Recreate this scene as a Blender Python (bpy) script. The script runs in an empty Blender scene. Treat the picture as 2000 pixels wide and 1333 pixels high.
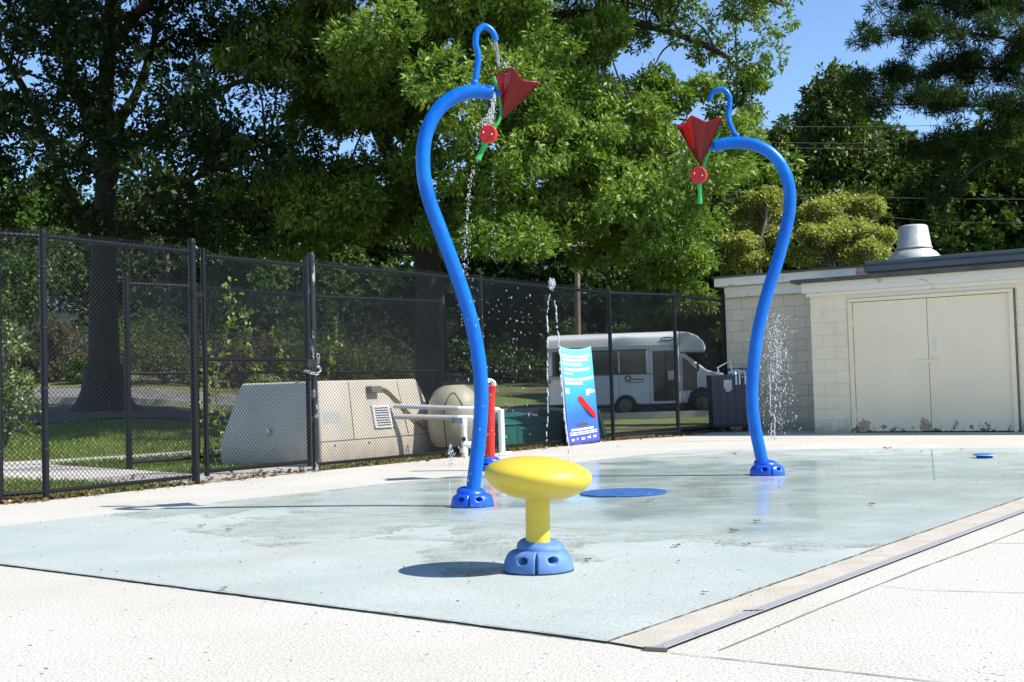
import bpy, math, random
import numpy as np
from mathutils import Vector, Matrix
sc = bpy.context.scene
R_ = math.radians
# ------------------------------------------------------------------ camera, world, sun, exposure
F = 2350.0; CAMH = 0.88
pit = math.atan(93.5 / F); rol = math.atan(.029)
FW = Vector((0, math.cos(pit), math.sin(pit))); RX = Vector((1, 0, 0)); UP = RX.cross(FW)
R2 = RX * math.cos(rol) - UP * math.sin(rol); U2 = UP * math.cos(rol) + RX * math.sin(rol)
CAM = Vector((0, 0, CAMH))
cd = bpy.data.cameras.new('camera'); cam = bpy.data.objects.new('camera', cd); sc.collection.objects.link(cam)
cam.matrix_world = Matrix(((R2.x, U2.x, -FW.x, 0), (R2.y, U2.y, -FW.y, 0), (R2.z, U2.z, -FW.z, CAMH), (0, 0, 0, 1)))
cd.sensor_width = 36; cd.lens = F / 2000 * 36; cd.clip_end = 2000; cd.clip_start = .05
sc.camera = cam
SUN_EL, SUN_AZ = R_(47), R_(16)          # azimuth: towards +x, turned to the viewer's side
SD = Vector((math.cos(SUN_EL) * math.cos(SUN_AZ), -math.cos(SUN_EL) * math.sin(SUN_AZ), math.sin(SUN_EL)))
w = bpy.data.worlds.new('World'); sc.world = w; w.use_nodes = True
nt = w.node_tree; sky = nt.nodes.new('ShaderNodeTexSky'); sky.sky_type = 'NISHITA'; sky.sun_disc = False
sky.sun_elevation = SUN_EL; sky.sun_rotation = math.atan2(SD.x, SD.y)
sky.air_density = .85; sky.dust_density = .1; sky.ozone_density = 5.0
nt.links.new(sky.outputs[0], nt.nodes['Background'].inputs[0]); nt.nodes['Background'].inputs[1].default_value = .13
ld = bpy.data.lights.new('sun', 'SUN'); lo = bpy.data.objects.new('sun', ld); sc.collection.objects.link(lo)
ld.energy = 4.6; ld.angle = R_(.5); ld.color = (1, .95, .87)
lo.rotation_euler = SD.to_track_quat('Z', 'Y').to_euler()
sc.view_settings.view_transform = 'Standard'; sc.view_settings.look = 'None'; sc.view_settings.gamma = 1
sc.view_settings.exposure = .80
cy = sc.cycles
cy.max_bounces = 7; cy.diffuse_bounces = 3; cy.glossy_bounces = 3; cy.transmission_bounces = 5; cy.transparent_max_bounces = 8
cy.caustics_reflective = False; cy.caustics_refractive = False; cy.use_denoising = True; cy.sample_clamp_indirect = 6

# ------------------------------------------------------------------ projection helpers: photo pixel (2000 wide) -> world
def ray(x, y): return FW + R2 * ((x - 1000) / F) - U2 * ((y - 666.5) / F)
def G(x, y, z=0.0):
    d = ray(x, y); return CAM + d * ((z - CAMH) / d.z)
def PL(x, y, P, n):
    d = ray(x, y); n = Vector(n); return CAM + d * ((Vector(P) - CAM).dot(n) / d.dot(n))
def AT(x, y, Y):
    d = ray(x, y); return CAM + d * (Y / d.y)

# ------------------------------------------------------------------ materials
def mat(name, col=(.5, .5, .5), rough=.5, **k):
    m = bpy.data.materials.new(name); m.use_nodes = True
    b = m.node_tree.nodes['Principled BSDF']
    b.inputs['Base Color'].default_value = (*col, 1); b.inputs['Roughness'].default_value = rough
    for a, v in k.items(): b.inputs[a.replace('_', ' ')].default_value = v
    return m
def N(m, t, **k):
    n = m.node_tree.nodes.new(t)
    for a, v in k.items(): setattr(n, a, v)
    return n
def LK(m, a, b): m.node_tree.links.new(a, b)
def coords(m, kind='Object', scale=(1, 1, 1)):
    tc = N(m, 'ShaderNodeTexCoord'); mp = N(m, 'ShaderNodeMapping'); mp.inputs['Scale'].default_value = scale
    LK(m, tc.outputs[kind], mp.inputs[0]); return mp.outputs[0]
def noise(m, vec, scale, detail=3, rough=.55, dist=0):
    n = N(m, 'ShaderNodeTexNoise'); n.inputs['Scale'].default_value = scale; n.inputs['Detail'].default_value = detail
    n.inputs['Roughness'].default_value = rough; n.inputs['Distortion'].default_value = dist
    LK(m, vec, n.inputs['Vector']); return n.outputs[0]
def ramp(m, fac, stops):
    r = N(m, 'ShaderNodeValToRGB'); e = r.color_ramp.elements
    while len(e) < len(stops): e.new(.5)
    for s, (p, c) in zip(e, stops):
        s.position = p; s.color = (*c, 1) if len(c) == 3 else c
    LK(m, fac, r.inputs[0]); return r.outputs[0]
def rampv(m, fac, *st): return ramp(m, fac, [(p, (v, v, v)) for p, v in st])
def mix(m, fac, a, b, mode='MIX'):
    x = N(m, 'ShaderNodeMix', data_type='RGBA', blend_type=mode)
    if isinstance(fac, (int, float)): x.inputs[0].default_value = fac
    else: LK(m, fac, x.inputs[0])
    for i, v in ((6, a), (7, b)):
        if isinstance(v, tuple): x.inputs[i].default_value = (*v, 1)
        else: LK(m, v, x.inputs[i])
    return x.outputs[2]
def math_(m, op, a, b=None, clamp=False):
    x = N(m, 'ShaderNodeMath', operation=op); x.use_clamp = clamp
    for i, v in ((0, a), (1, b)):
        if v is None: continue
        if isinstance(v, (int, float)): x.inputs[i].default_value = v
        else: LK(m, v, x.inputs[i])
    return x.outputs[0]
def bump(m, h, strength=.3, dist=.01, prev=None):
    b = N(m, 'ShaderNodeBump'); b.inputs['Strength'].default_value = strength; b.inputs['Distance'].default_value = dist
    LK(m, h, b.inputs['Height'])
    if prev is not None: LK(m, prev, b.inputs['Normal'])
    return b.outputs[0]
def BS(m): return m.node_tree.nodes['Principled BSDF']
def setc(m, c): LK(m, c, BS(m).inputs['Base Color'])
def setr(m, c): LK(m, c, BS(m).inputs['Roughness'])
def setn(m, c): LK(m, c, BS(m).inputs['Normal'])

def varied(name, c1, c2, scale, rough=.5, bs=0.0, bscale=60, **k):
    m = mat(name, c1, rough, **k); v = coords(m); setc(m, mix(m, rampv(m, noise(m, v, scale, 5), (.35, 0), (.68, 1)), c1, c2))
    if bs: setn(m, bump(m, noise(m, v, bscale, 4), bs, .01))
    return m

# deck: bright textured concrete with specks and dirt
M_deck = mat('deck_concrete', (.6, .58, .54), .85); m = M_deck; v = coords(m)
c = mix(m, rampv(m, noise(m, v, .8, 6), (.35, 0), (.7, 1)), (.508, .487, .425), (.578, .557, .495))
c = mix(m, rampv(m, noise(m, v, 95, 3, .7), (.38, 0), (.50, 1)), (.30, .28, .25), c)
c = mix(m, rampv(m, noise(m, v, 28, 4, .7), (.26, 0), (.34, 1)), (.25, .23, .20), c)
c = mix(m, math_(m, 'MULTIPLY', rampv(m, noise(m, v, .45, 5, .6), (.52, 0), (.72, 1)), .55), c, (.44, .40, .33))
setc(m, c); setn(m, bump(m, noise(m, v, 70, 4, .7), .55, .01))
# pad: pale aqua coating, wet in the middle, algae stained
PADC = (1.9, 10.6)
M_pad = mat('aqua_pad', (.55, .68, .66), .6); m = M_pad
tc = N(m, 'ShaderNodeTexCoord'); v = tc.outputs['Object']
sep = N(m, 'ShaderNodeSeparateXYZ'); LK(m, v, sep.inputs[0])
dx = math_(m, 'DIVIDE', math_(m, 'SUBTRACT', sep.outputs[0], PADC[0]), 4.7); dy = math_(m, 'DIVIDE', math_(m, 'SUBTRACT', sep.outputs[1], PADC[1]), 4.4)
rr = math_(m, 'SQRT', math_(m, 'ADD', math_(m, 'MULTIPLY', dx, dx), math_(m, 'MULTIPLY', dy, dy)))
nz = noise(m, v, .9, 5, .6, .4)
rr2 = math_(m, 'ADD', rr, math_(m, 'MULTIPLY', math_(m, 'SUBTRACT', nz, .5), 1.3))
wet = rampv(m, rr2, (.58, 1), (1.05, 0))
c = mix(m, rampv(m, noise(m, v, 1.3, 6), (.35, 0), (.7, 1)), (.36, .405, .38), (.44, .475, .45))
c = mix(m, rampv(m, noise(m, v, 85, 3, .7), (.36, 0), (.46, 1)), (.25, .30, .29), c)
c = mix(m, rampv(m, noise(m, v, 24, 3, .7), (.24, 0), (.3, 1)), (.24, .28, .25), c)
wetc = mix(m, rampv(m, noise(m, v, 1.1, 5, .6, .6), (.38, 0), (.62, 1)), (.285, .36, .335), (.395, .455, .43))
c = mix(m, math_(m, 'MULTIPLY', wet, .85), c, wetc)
ring = rampv(m, rr2, (.70, 0), (.95, 1), (1.10, 1), (1.35, 0))
stain = math_(m, 'MULTIPLY', ring, rampv(m, noise(m, v, 3.2, 7, .72, .3), (.40, 0), (.56, 1)))
fine = rampv(m, noise(m, v, 60, 3, .7), (.38, 1), (.60, .08))
c = mix(m, math_(m, 'MULTIPLY', math_(m, 'MULTIPLY', stain, fine), .9), c, (.125, .13, .09))
c = mix(m, math_(m, 'MULTIPLY', rampv(m, noise(m, v, .6, 5, .65, .5), (.52, 0), (.70, 1)), .38), c, (.36, .31, .22))
setc(m, c)
setr(m, mix(m, wet, (.75, .75, .75), rampv(m, noise(m, v, 1.8, 5, .65, .5), (.35, .09), (.65, .30))))
BS(m).inputs['Specular IOR Level'].default_value = .30
bh = mix(m, wet, noise(m, v, 60, 4, .7), (.5, .5, .5))
b1 = bump(m, bh, .5, .008); setn(m, bump(m, noise(m, v, 9, 3, .5), .05, .01, b1))
M_beige = varied('beige_band', (.40, .365, .30), (.48, .44, .37), 6, .85, .5, 80)
v = coords(M_beige); 
M_joint = mat('joint_dark', (.19, .165, .13), .95)
M_crack = mat('crack_dark', (.20, .175, .15), .95)
M_walk = varied('walk_concrete', (.40, .37, .33), (.52, .49, .44), 1.5, .9, .3, 60)
M_road = varied('road_asphalt', (.12, .117, .113), (.18, .176, .17), 1.2, .9, .3, 50)
# lawn / soil
M_lawn = mat('lawn', (.08, .12, .03), .9); m = M_lawn; v = coords(m)
g = mix(m, rampv(m, noise(m, v, 2.5, 6, .7), (.3, 0), (.7, 1)), (.14, .20, .04), (.26, .30, .09))
g = mix(m, rampv(m, noise(m, v, 45, 3, .7), (.35, 0), (.65, 1)), g, (.10, .14, .035))
soil = mix(m, rampv(m, noise(m, v, 12, 5, .7), (.35, 0), (.65, 1)), (.06, .038, .022), (.14, .09, .05))
setc(m, mix(m, rampv(m, noise(m, v, .22, 5, .6), (.50, 0), (.60, 1)), g, soil)); setn(m, bump(m, noise(m, v, 30, 5, .7), 1, .05))
M_soil = varied('bare_soil', (.07, .045, .028), (.17, .11, .07), 5, .95, .8, 25)

def bark(name, a, b):
    m = mat(name, a, .9); v = coords(m, scale=(1, 1, .22))
    n1 = noise(m, v, 9, 6, .7, .6); setc(m, mix(m, rampv(m, n1, (.35, 0), (.65, 1)), a, b)); setn(m, bump(m, n1, .9, .04)); return m
M_bark = bark('bark_brown', (.026, .019, .014), (.075, .056, .044)); M_barkg = bark('bark_grey', (.10, .09, .075), (.22, .20, .17))
M_wood = bark('pole_wood', (.16, .12, .085), (.28, .23, .17))

def leafmat(name, a, b, trans=.35, gloss=.10, hs=.5):
    m = bpy.data.materials.new(name); m.use_nodes = True; t = m.node_tree; t.nodes.clear()
    out = N(m, 'ShaderNodeOutputMaterial'); geo = N(m, 'ShaderNodeNewGeometry')
    v = coords(m); cl = rampv(m, noise(m, v, hs, 4, .6), (.35, 0), (.68, 1))
    f = math_(m, 'ADD', math_(m, 'MULTIPLY', cl, .5), math_(m, 'MULTIPLY', geo.outputs['Random Per Island'], .5))
    col = mix(m, f, a, b)
    d = N(m, 'ShaderNodeBsdfDiffuse'); LK(m, col, d.inputs[0])
    tr = N(m, 'ShaderNodeBsdfTranslucent'); LK(m, mix(m, 1.0, col, (1.25, 1.35, .55), 'MULTIPLY'), tr.inputs[0])
    gl = N(m, 'ShaderNodeBsdfGlossy'); gl.inputs['Roughness'].default_value = .5; gl.inputs[0].default_value = (.6, .7, .6, 1)
    m1 = N(m, 'ShaderNodeMixShader'); m1.inputs[0].default_value = trans; LK(m, d.outputs[0], m1.inputs[1]); LK(m, tr.outputs[0], m1.inputs[2])
    m2 = N(m, 'ShaderNodeMixShader'); m2.inputs[0].default_value = gloss; LK(m, m1.outputs[0], m2.inputs[1]); LK(m, gl.outputs[0], m2.inputs[2])
    LK(m, m2.outputs[0], out.inputs[0]); return m
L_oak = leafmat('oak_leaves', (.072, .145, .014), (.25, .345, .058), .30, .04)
L_oakd = leafmat('shaded_oak_leaves', (.013, .027, .006), (.036, .062, .013), .3, .03)  # darker copy of the oak leaves, the crown's shade put into its colour
L_mag = leafmat('magnolia_leaves', (.035, .078, .010), (.115, .155, .024), .2, .06)
L_magd = leafmat('dark_tree_leaves', (.018, .038, .009), (.06, .09, .022), .2, .025)
L_far = leafmat('far_leaves', (.035, .075, .012), (.10, .155, .03), .28, .03, .25)
L_dog = leafmat('dogwood_leaves', (.24, .275, .045), (.42, .43, .12), .3, .05, 1.2)
L_pine = leafmat('pine_needles', (.014, .036, .010), (.06, .10, .028), .2, .012)
L_bush = leafmat('shrub_leaves', (.06, .09, .025), (.13, .13, .045), .28, .03)
L_red = leafmat('dry_shrub_leaves', (.09, .075, .045), (.14, .115, .07), .25, .03)
L_vine = leafmat('vine_leaves', (.16, .24, .02), (.28, .34, .04), .4, .08)
L_grass = leafmat('grass_blades', (.13, .20, .03), (.28, .34, .08), .4, .05)
L_litter = leafmat('leaf_litter', (.10, .055, .03), (.28, .17, .09), .2, .04)

M_blue = mat('blue_paint', (.0, .10, .56), .3, Specular_IOR_Level=.3, Coat_Weight=.03, Coat_Roughness=.15); m = M_blue; v = coords(m)
setc(m, mix(m, rampv(m, noise(m, v, 3, 5), (.4, 0), (.7, 1)), (.0, .11, .50), (.0, .16, .62))); _v2 = coords(m, scale=(1, 1, .3)); setc(m, mix(m, math_(m, 'MULTIPLY', rampv(m, noise(m, _v2, 26, 6, .75), (.56, 0), (.70, 1)), .4), mix(m, rampv(m, noise(m, v, 3, 5), (.4, 0), (.7, 1)), (.0, .11, .50), (.0, .16, .62)), (.06, .22, .60))); setr(m, rampv(m, noise(m, v, 14, 4), (.3, .22), (.7, .42)))
M_bluef = mat('faded_blue', (.10, .24, .56), .6); m = M_bluef; v = coords(m)
setc(m, mix(m, rampv(m, noise(m, v, 9, 6, .7), (.35, 0), (.7, 1)), (.05, .15, .40), (.13, .25, .50))); setn(m, bump(m, noise(m, v, 90, 3), .15, .003))
M_blueb = varied('deep_blue_base', (.003, .06, .48), (.01, .10, .60), 5, .35)
M_hole = mat('recess_dark', (.01, .012, .02), .8)
M_yel = mat('yellow_plastic', (.74, .56, .045), .42, Coat_Weight=.12); m = M_yel; v = coords(m)
setc(m, mix(m, rampv(m, noise(m, v, 6, 6, .7), (.4, 0), (.75, 1)), (.68, .51, .04), (.62, .455, .06)))
M_red = mat('red_plastic', (.60, .018, .012), .4); M_green = mat('green_plastic', (.03, .38, .07), .4)
M_bolt = mat('steel_bolt', (.7, .7, .7), .25, Metallic=1.0)
M_rw = mat('white_plastic', (.75, .76, .75), .4)
m = M_trans = mat('red_translucent', (.22, .003, .004), .22, Coat_Weight=.35); t = N(m, 'ShaderNodeBsdfTranslucent'); t.inputs[0].default_value = (.62, .007, .005, 1)
tp = N(m, 'ShaderNodeBsdfTransparent'); tp.inputs[0].default_value = (.7, .03, .03, 1)
a = N(m, 'ShaderNodeMixShader'); a.inputs[0].default_value = .45; LK(m, BS(m).outputs[0], a.inputs[1]); LK(m, t.outputs[0], a.inputs[2])
b = N(m, 'ShaderNodeMixShader'); b.inputs[0].default_value = .12; LK(m, a.outputs[0], b.inputs[1]); LK(m, tp.outputs[0], b.inputs[2])
LK(m, b.outputs[0], m.node_tree.nodes['Material Output'].inputs[0])
m = M_water = mat('splashing_water', (.95, .97, 1), .08, IOR=1.33, Transmission_Weight=.45)
m = M_clear = mat('clear_water', (.93, .96, 1), .03, IOR=1.33, Transmission_Weight=.8)
M_vinyl = mat('black_vinyl', (.008, .009, .011), .42, Specular_IOR_Level=.25); M_wire = mat('black_wire', (.008, .009, .011), .35, Specular_IOR_Level=.28)
M_galv = mat('galvanised', (.5, .52, .53), .4, Metallic=.7)
m = M_wornpost = mat('worn_post', (.012, .013, .015), .4); v = coords(m, scale=(1, 1, .35))
setc(m, mix(m, rampv(m, noise(m, v, 11, 5, .7), (.56, 0), (.6, 1)), (.012, .013, .015), (.28, .30, .31)))
def blockmat(name, base, base2, mortar):
    m = mat(name, base, .75); v = coords(m)
    mp = N(m, 'ShaderNodeMapping'); mp.inputs['Rotation'].default_value = (R_(90), 0, 0); LK(m, v, mp.inputs[0])
    br = N(m, 'ShaderNodeTexBrick'); LK(m, mp.outputs[0], br.inputs[0]); br.inputs['Scale'].default_value = 1
    br.inputs['Brick Width'].default_value = .406; br.inputs['Row Height'].default_value = .203; br.inputs['Mortar Size'].default_value = .005
    br.inputs['Mortar Smooth'].default_value = .4; br.offset = .5
    br.inputs['Color1'].default_value = (*base, 1); br.inputs['Color2'].default_value = (*base2, 1); br.inputs['Mortar'].default_value = (*mortar, 1)
    c = mix(m, math_(m, 'MULTIPLY', rampv(m, noise(m, v, 1.6, 6, .7), (.5, 0), (.75, 1)), .35), br.outputs[0], (.44, .36, .25))
    sp = N(m, 'ShaderNodeSeparateXYZ'); LK(m, v, sp.inputs[0])
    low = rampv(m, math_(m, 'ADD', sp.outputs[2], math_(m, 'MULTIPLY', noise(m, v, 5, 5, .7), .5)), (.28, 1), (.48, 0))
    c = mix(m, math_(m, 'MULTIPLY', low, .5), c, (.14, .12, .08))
    setc(m, c); b0 = bump(m, br.outputs[1], -.6, .012); setn(m, bump(m, noise(m, v, 55, 4), .25, .006, b0)); return m
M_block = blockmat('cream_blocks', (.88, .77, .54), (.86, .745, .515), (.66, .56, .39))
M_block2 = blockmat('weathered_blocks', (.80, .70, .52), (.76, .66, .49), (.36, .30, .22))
m = M_door = mat('cream_door', (.70, .64, .52), .45); v = coords(m); sp = N(m, 'ShaderNodeSeparateXYZ'); LK(m, v, sp.inputs[0])
c = mix(m, rampv(m, noise(m, v, .9, 5), (.35, 0), (.7, 1)), (.90, .78, .54), (.83, .71, .49))
c = mix(m, rampv(m, math_(m, 'ADD', sp.outputs[2], math_(m, 'MULTIPLY', noise(m, v, 11, 5, .75), 1.1)), (.52, 1), (.60, 0)), c, (.13, .10, .07))
c = mix(m, rampv(m, noise(m, v, 17, 3, .8), (.255, 1), (.27, 0)), c, (.22, .13, .08))
setc(m, c)
m = M_rust = mat('rust_patch', (.40, .2, .12), .8); v = coords(m); setc(m, mix(m, rampv(m, noise(m, v, 16, 6, .7), (.35, 0), (.6, 1)), (.36, .18, .10), (.60, .48, .33)))
m = M_fascia = mat('fascia_paint', (.62, .60, .54), .6); v = coords(m, scale=(1, 1, 4))
setc(m, mix(m, rampv(m, noise(m, v, 2.2, 7, .75, .5), (.60, 0), (.66, 1)), (.78, .73, .62), (.30, .25, .19)))
M_flash = varied('dark_flashing', (.05, .045, .045), (.11, .10, .095), 3, .6)
M_greyblue = varied('grey_parapet', (.10, .13, .14), (.15, .18, .185), 2, .5)
M_alu = varied('aluminium', (.58, .58, .56), (.42, .41, .39), 5, .5, Metallic=.35)
M_bin = varied('navy_bin', (.022, .028, .042), (.036, .043, .058), 5, .45); M_rub = mat('rubber', (.012, .012, .012), .7)
M_tan = varied('tan_fibreglass', (.64, .58, .48), (.56, .505, .41), 1.5, .55, .1, 40); m = M_tan; v = coords(m); sp = N(m, 'ShaderNodeSeparateXYZ'); LK(m, v, sp.inputs[0])
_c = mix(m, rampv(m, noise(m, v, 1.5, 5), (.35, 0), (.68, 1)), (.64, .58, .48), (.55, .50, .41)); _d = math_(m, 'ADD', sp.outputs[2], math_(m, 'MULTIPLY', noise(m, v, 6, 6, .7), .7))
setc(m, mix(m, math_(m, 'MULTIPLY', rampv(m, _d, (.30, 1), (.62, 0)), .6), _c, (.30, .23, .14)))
M_tank = varied('tan_tank', (.60, .55, .40), (.52, .47, .32), 3, .4); M_pvc = mat('white_pvc', (.72, .72, .70), .35)
M_teal = varied('teal_plastic', (.02, .16, .13), (.035, .21, .17), 3, .5); M_dteal = mat('shaded_teal', (.012, .06, .05), .6)  # second teal is a darker copy with shade put into its colour
M_busw = mat('bus_white', (.68, .69, .70), .3, Coat_Weight=.4); M_glass = mat('dark_glass', (.012, .016, .018), .08, Specular_IOR_Level=.7)
M_black = mat('black_plastic', (.015, .015, .015), .5); M_rim = mat('wheel_rim', (.16, .14, .10), .5, Metallic=.5)
M_grille = mat('steel_grate', (.42, .42, .43), .5, Metallic=.2); M_slot = mat('grate_slot', (.02, .02, .022), .9)
M_brown = mat('emblem_brown', (.20, .08, .04), .5); M_ink = mat('ink_grey', (.12, .13, .15), .5)
M_wirep = mat('power_wire', (.14, .145, .15), .6); M_lidg = mat('grey_label', (.45, .47, .47), .5)
m = M_ban = mat('banner_vinyl', (.1, .4, .8), .5); v = coords(m); sp = N(m, 'ShaderNodeSeparateXYZ'); LK(m, v, sp.inputs[0])
setc(m, ramp(m, math_(m, 'DIVIDE', sp.outputs[2], 1.5), [(.0, (.06, .075, .36)), (.30, (.03, .15, .70)), (.62, (.05, .42, .80)), (.95, (.16, .75, .80))]))
M_print = mat('white_print', (.80, .85, .86), .5); M_roofw = varied('house_roof', (.16, .17, .19), (.22, .23, .25), 4, .8)

# ------------------------------------------------------------------ mesh builders
class MB:
    def __init__(s): s.v = []; s.f = []
    def add(s, vs, fs):
        o = len(s.v); s.v += [tuple(p) for p in vs]; s.f += [tuple(i + o for i in f) for f in fs]; return s
    def box(s, c, sz, rot=None, bev=0):
        x, y, z = sz[0] / 2, sz[1] / 2, sz[2] / 2; c = Vector(c)
        P = [Vector(p) for p in ((-x, -y, -z), (x, -y, -z), (x, y, -z), (-x, y, -z), (-x, -y, z), (x, -y, z), (x, y, z), (-x, y, z))]
        if rot is not None: P = [rot @ p for p in P]
        return s.add([p + c for p in P], [(0, 3, 2, 1), (4, 5, 6, 7), (0, 1, 5, 4), (1, 2, 6, 5), (2, 3, 7, 6), (3, 0, 4, 7)])
    def tube(s, pts, rad, seg=10, cap=True, closed=False):
        pts = [Vector(p) for p in pts]; n = len(pts)
        if not hasattr(rad, '__len__'): rad = [rad] * n
        o = len(s.v); t0 = (pts[1] - pts[0]).normalized()
        a = t0.orthogonal().normalized()
        for i, p in enumerate(pts):
            if closed: t = (pts[(i + 1) % n] - pts[i - 1])
            else: t = pts[min(i + 1, n - 1)] - pts[max(i - 1, 0)]
            t = t.normalized() if t.length > 1e-9 else t0
            a = (a - t * a.dot(t)); a = a.normalized() if a.length > 1e-6 else t.orthogonal().normalized(); b = t.cross(a)
            for k in range(seg):
                g = 2 * math.pi * k / seg; s.v.append(tuple(p + (a * math.cos(g) + b * math.sin(g)) * rad[i]))
        m_ = n if closed else n - 1
        for i in range(m_):
            j = (i + 1) % n
            for k in range(seg):
                l = (k + 1) % seg; s.f.append((o + i * seg + k, o + i * seg + l, o + j * seg + l, o + j * seg + k))
        if cap and not closed:
            s.f.append(tuple(o + k for k in reversed(range(seg)))); s.f.append(tuple(o + (n - 1) * seg + k for k in range(seg)))
        return s
    def lathe(s, prof, c=(0, 0, 0), seg=32, axis=None, fn=None):
        c = Vector(c); o = len(s.v); q = Vector((0, 0, 1)).rotation_difference(Vector(axis)) if axis is not None else None
        for r, z in prof:
            for k in range(seg):
                g = 2 * math.pi * k / seg; rr = r
                p = Vector((rr * math.cos(g), rr * math.sin(g), z))
                if fn: p = fn(p, g, r, z)
                if q: p = q @ p
                s.v.append(tuple(p + c))
        n = len(prof)
        for i in range(n - 1):
            for k in range(seg):
                l = (k + 1) % seg; s.f.append((o + i * seg + k, o + i * seg + l, o + (i + 1) * seg + l, o + (i + 1) * seg + k))
        if prof[0][0] > 1e-5: s.f.append(tuple(o + k for k in reversed(range(seg))))
        if prof[-1][0] > 1e-5: s.f.append(tuple(o + (n - 1) * seg + k for k in range(seg)))
        return s
    def prism(s, poly, d):      # poly: list of 3d points, d: extrusion vector
        n = len(poly); P = [Vector(p) for p in poly]; d = Vector(d)
        nn = Vector((0, 0, 0))
        for i in range(n): nn += P[i].cross(P[(i + 1) % n])
        if nn.dot(d) > 0: P.reverse()
        s.add(P + [p + d for p in P], [tuple(range(n)), tuple(range(2 * n - 1, n - 1, -1))] + [(i, i + n, (i + 1) % n + n, (i + 1) % n) for i in range(n)])
        return s
    def drop(s, c, r, st=1.0):
        c = Vector(c); V = [(0, 0, st)] + [(.9 * math.cos(a), .9 * math.sin(a), .42 * st) for a in (0, 1.57, 3.14, 4.71)] + [(.9 * math.cos(a), .9 * math.sin(a), -.42 * st) for a in (.78, 2.35, 3.92, 5.49)] + [(0, 0, -st)]
        fs = [(0, 1, 2), (0, 2, 3), (0, 3, 4), (0, 4, 1)] + [(1, 5, 2), (2, 6, 3), (3, 7, 4), (4, 8, 1), (2, 5, 6), (3, 6, 7), (4, 7, 8), (1, 8, 5)] + [(9, 6, 5), (9, 7, 6), (9, 8, 7), (9, 5, 8)]
        return s.add([c + Vector(p) * r for p in V], fs)
COL = sc.collection
def link(name, me, m, parent=None, smooth=False, mods=()):
    o = bpy.data.objects.new(name, me); COL.objects.link(o)
    if m is not None: me.materials.append(m)
    if smooth: me.shade_smooth()
    if parent is not None: o.parent = parent
    return o
def obj(name, mb, m, parent=None, smooth=False, local=False, bev=0, auto=None):
    off = Vector((0, 0, 0))
    if parent is not None and not local:
        off = parent.location.copy()
        if parent.parent is not None: off += parent.parent.location
    me = bpy.data.meshes.new(name); me.from_pydata([tuple(Vector(v) - off) for v in mb.v], [], mb.f); me.update()
    o = link(name, me, m, parent, smooth)
    if bev:
        b = o.modifiers.new('b', 'BEVEL'); b.width = bev; b.segments = 2; b.limit_method = 'ANGLE'; b.angle_limit = R_(35); me.shade_smooth()
        o.modifiers.new('wn', 'WEIGHTED_NORMAL')
    elif auto: me.shade_smooth(); me.set_sharp_from_angle(angle=R_(auto))
    return o
def tag(o, label, cat, group=None, kind=None):
    if kind: o['kind'] = kind
    if label: o['label'] = label
    if cat: o['category'] = cat
    if group: o['group'] = group
    return o
def thing(name, loc, label, cat, group=None, rotz=0):
    o = bpy.data.objects.new(name, None); COL.objects.link(o); o.location = loc; o.rotation_euler = (0, 0, rotz); o.empty_display_size = .1
    return tag(o, label, cat, group)
def own(name, mb, m, loc, label, cat, group=None, **k):    # a thing that is one mesh, its origin at loc
    me = bpy.data.meshes.new(name); L = Vector(loc); me.from_pydata([tuple(Vector(v) - L) for v in mb.v], [], mb.f); me.update()
    o = link(name, me, m, None, k.get('smooth', False)); o.location = L
    return tag(o, label, cat, group, k.get('kind'))
def struct(name, mb, m, kind='structure', smooth=False):
    o = obj(name, mb, m, None, smooth); o['kind'] = kind; return o
def copy_tree(o, parent=None):
    c = o.copy(); COL.objects.link(c)
    if parent is not None: c.parent = parent
    for ch in list(o.children): copy_tree(ch, c)
    return c
def curve(pts, n=8):
    P = [Vector(p) for p in pts]; P = [P[0] * 2 - P[1]] + P + [P[-1] * 2 - P[-2]]; out = []
    for i in range(1, len(P) - 2):
        for k in range(n):
            t = k / n; a, b, c, d = P[i - 1], P[i], P[i + 1], P[i + 2]
            out.append(.5 * ((2 * b) + (c - a) * t + (2 * a - 5 * b + 4 * c - d) * t * t + (3 * b - a - 3 * c + d) * t ** 3))
    out.append(P[-2]); return out
def lerp(a, b, t): return a + (b - a) * t

# ------------------------------------------------------------------ ground
def interp(x, tab):
    for (a, va), (b, vb) in zip(tab, tab[1:]):
        if x <= b:
            t = max(0, (x - a) / (b - a)); return va + (vb - va) * t
    return tab[-1][1]
LT = [(-50, -.03), (15, -.03), (18, -.02), (22, .12), (25, .3), (30, .6), (38, .85), (44, 1.0), (60, 2.3), (100, 4.5), (400, 9)]
CT = [(-50, -.03), (20, -.03), (30, -.1), (42, -.17), (46, -.1), (50, .2), (60, .9), (90, 2.6), (150, 5), (400, 10)]
def terr(x, y):
    t = x / max(y, 8); s = min(1, max(0, (t + .36) / .30)); s = s * s * (3 - 2 * s)
    return lerp(interp(y, LT), interp(y, CT), s)
mb = MB(); xs = [-260, -180, -120, -90, -70] + list(np.arange(-56, 57, 1.0)) + [70, 90, 120, 180, 260]; ys = [-40, -20, -8] + list(np.arange(0, 70, 1.0)) + list(range(70, 150, 5)) + [170, 200, 260, 400]
nx = len(xs)
for y in ys:
    for x in xs: mb.v.append((x, y, terr(x, y)))
for j in range(len(ys) - 1):
    for i in range(nx - 1): mb.f.append((j * nx + i, j * nx + i + 1, (j + 1) * nx + i + 1, (j + 1) * nx + i))
struct('ground', mb, M_lawn, smooth=True)

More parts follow.
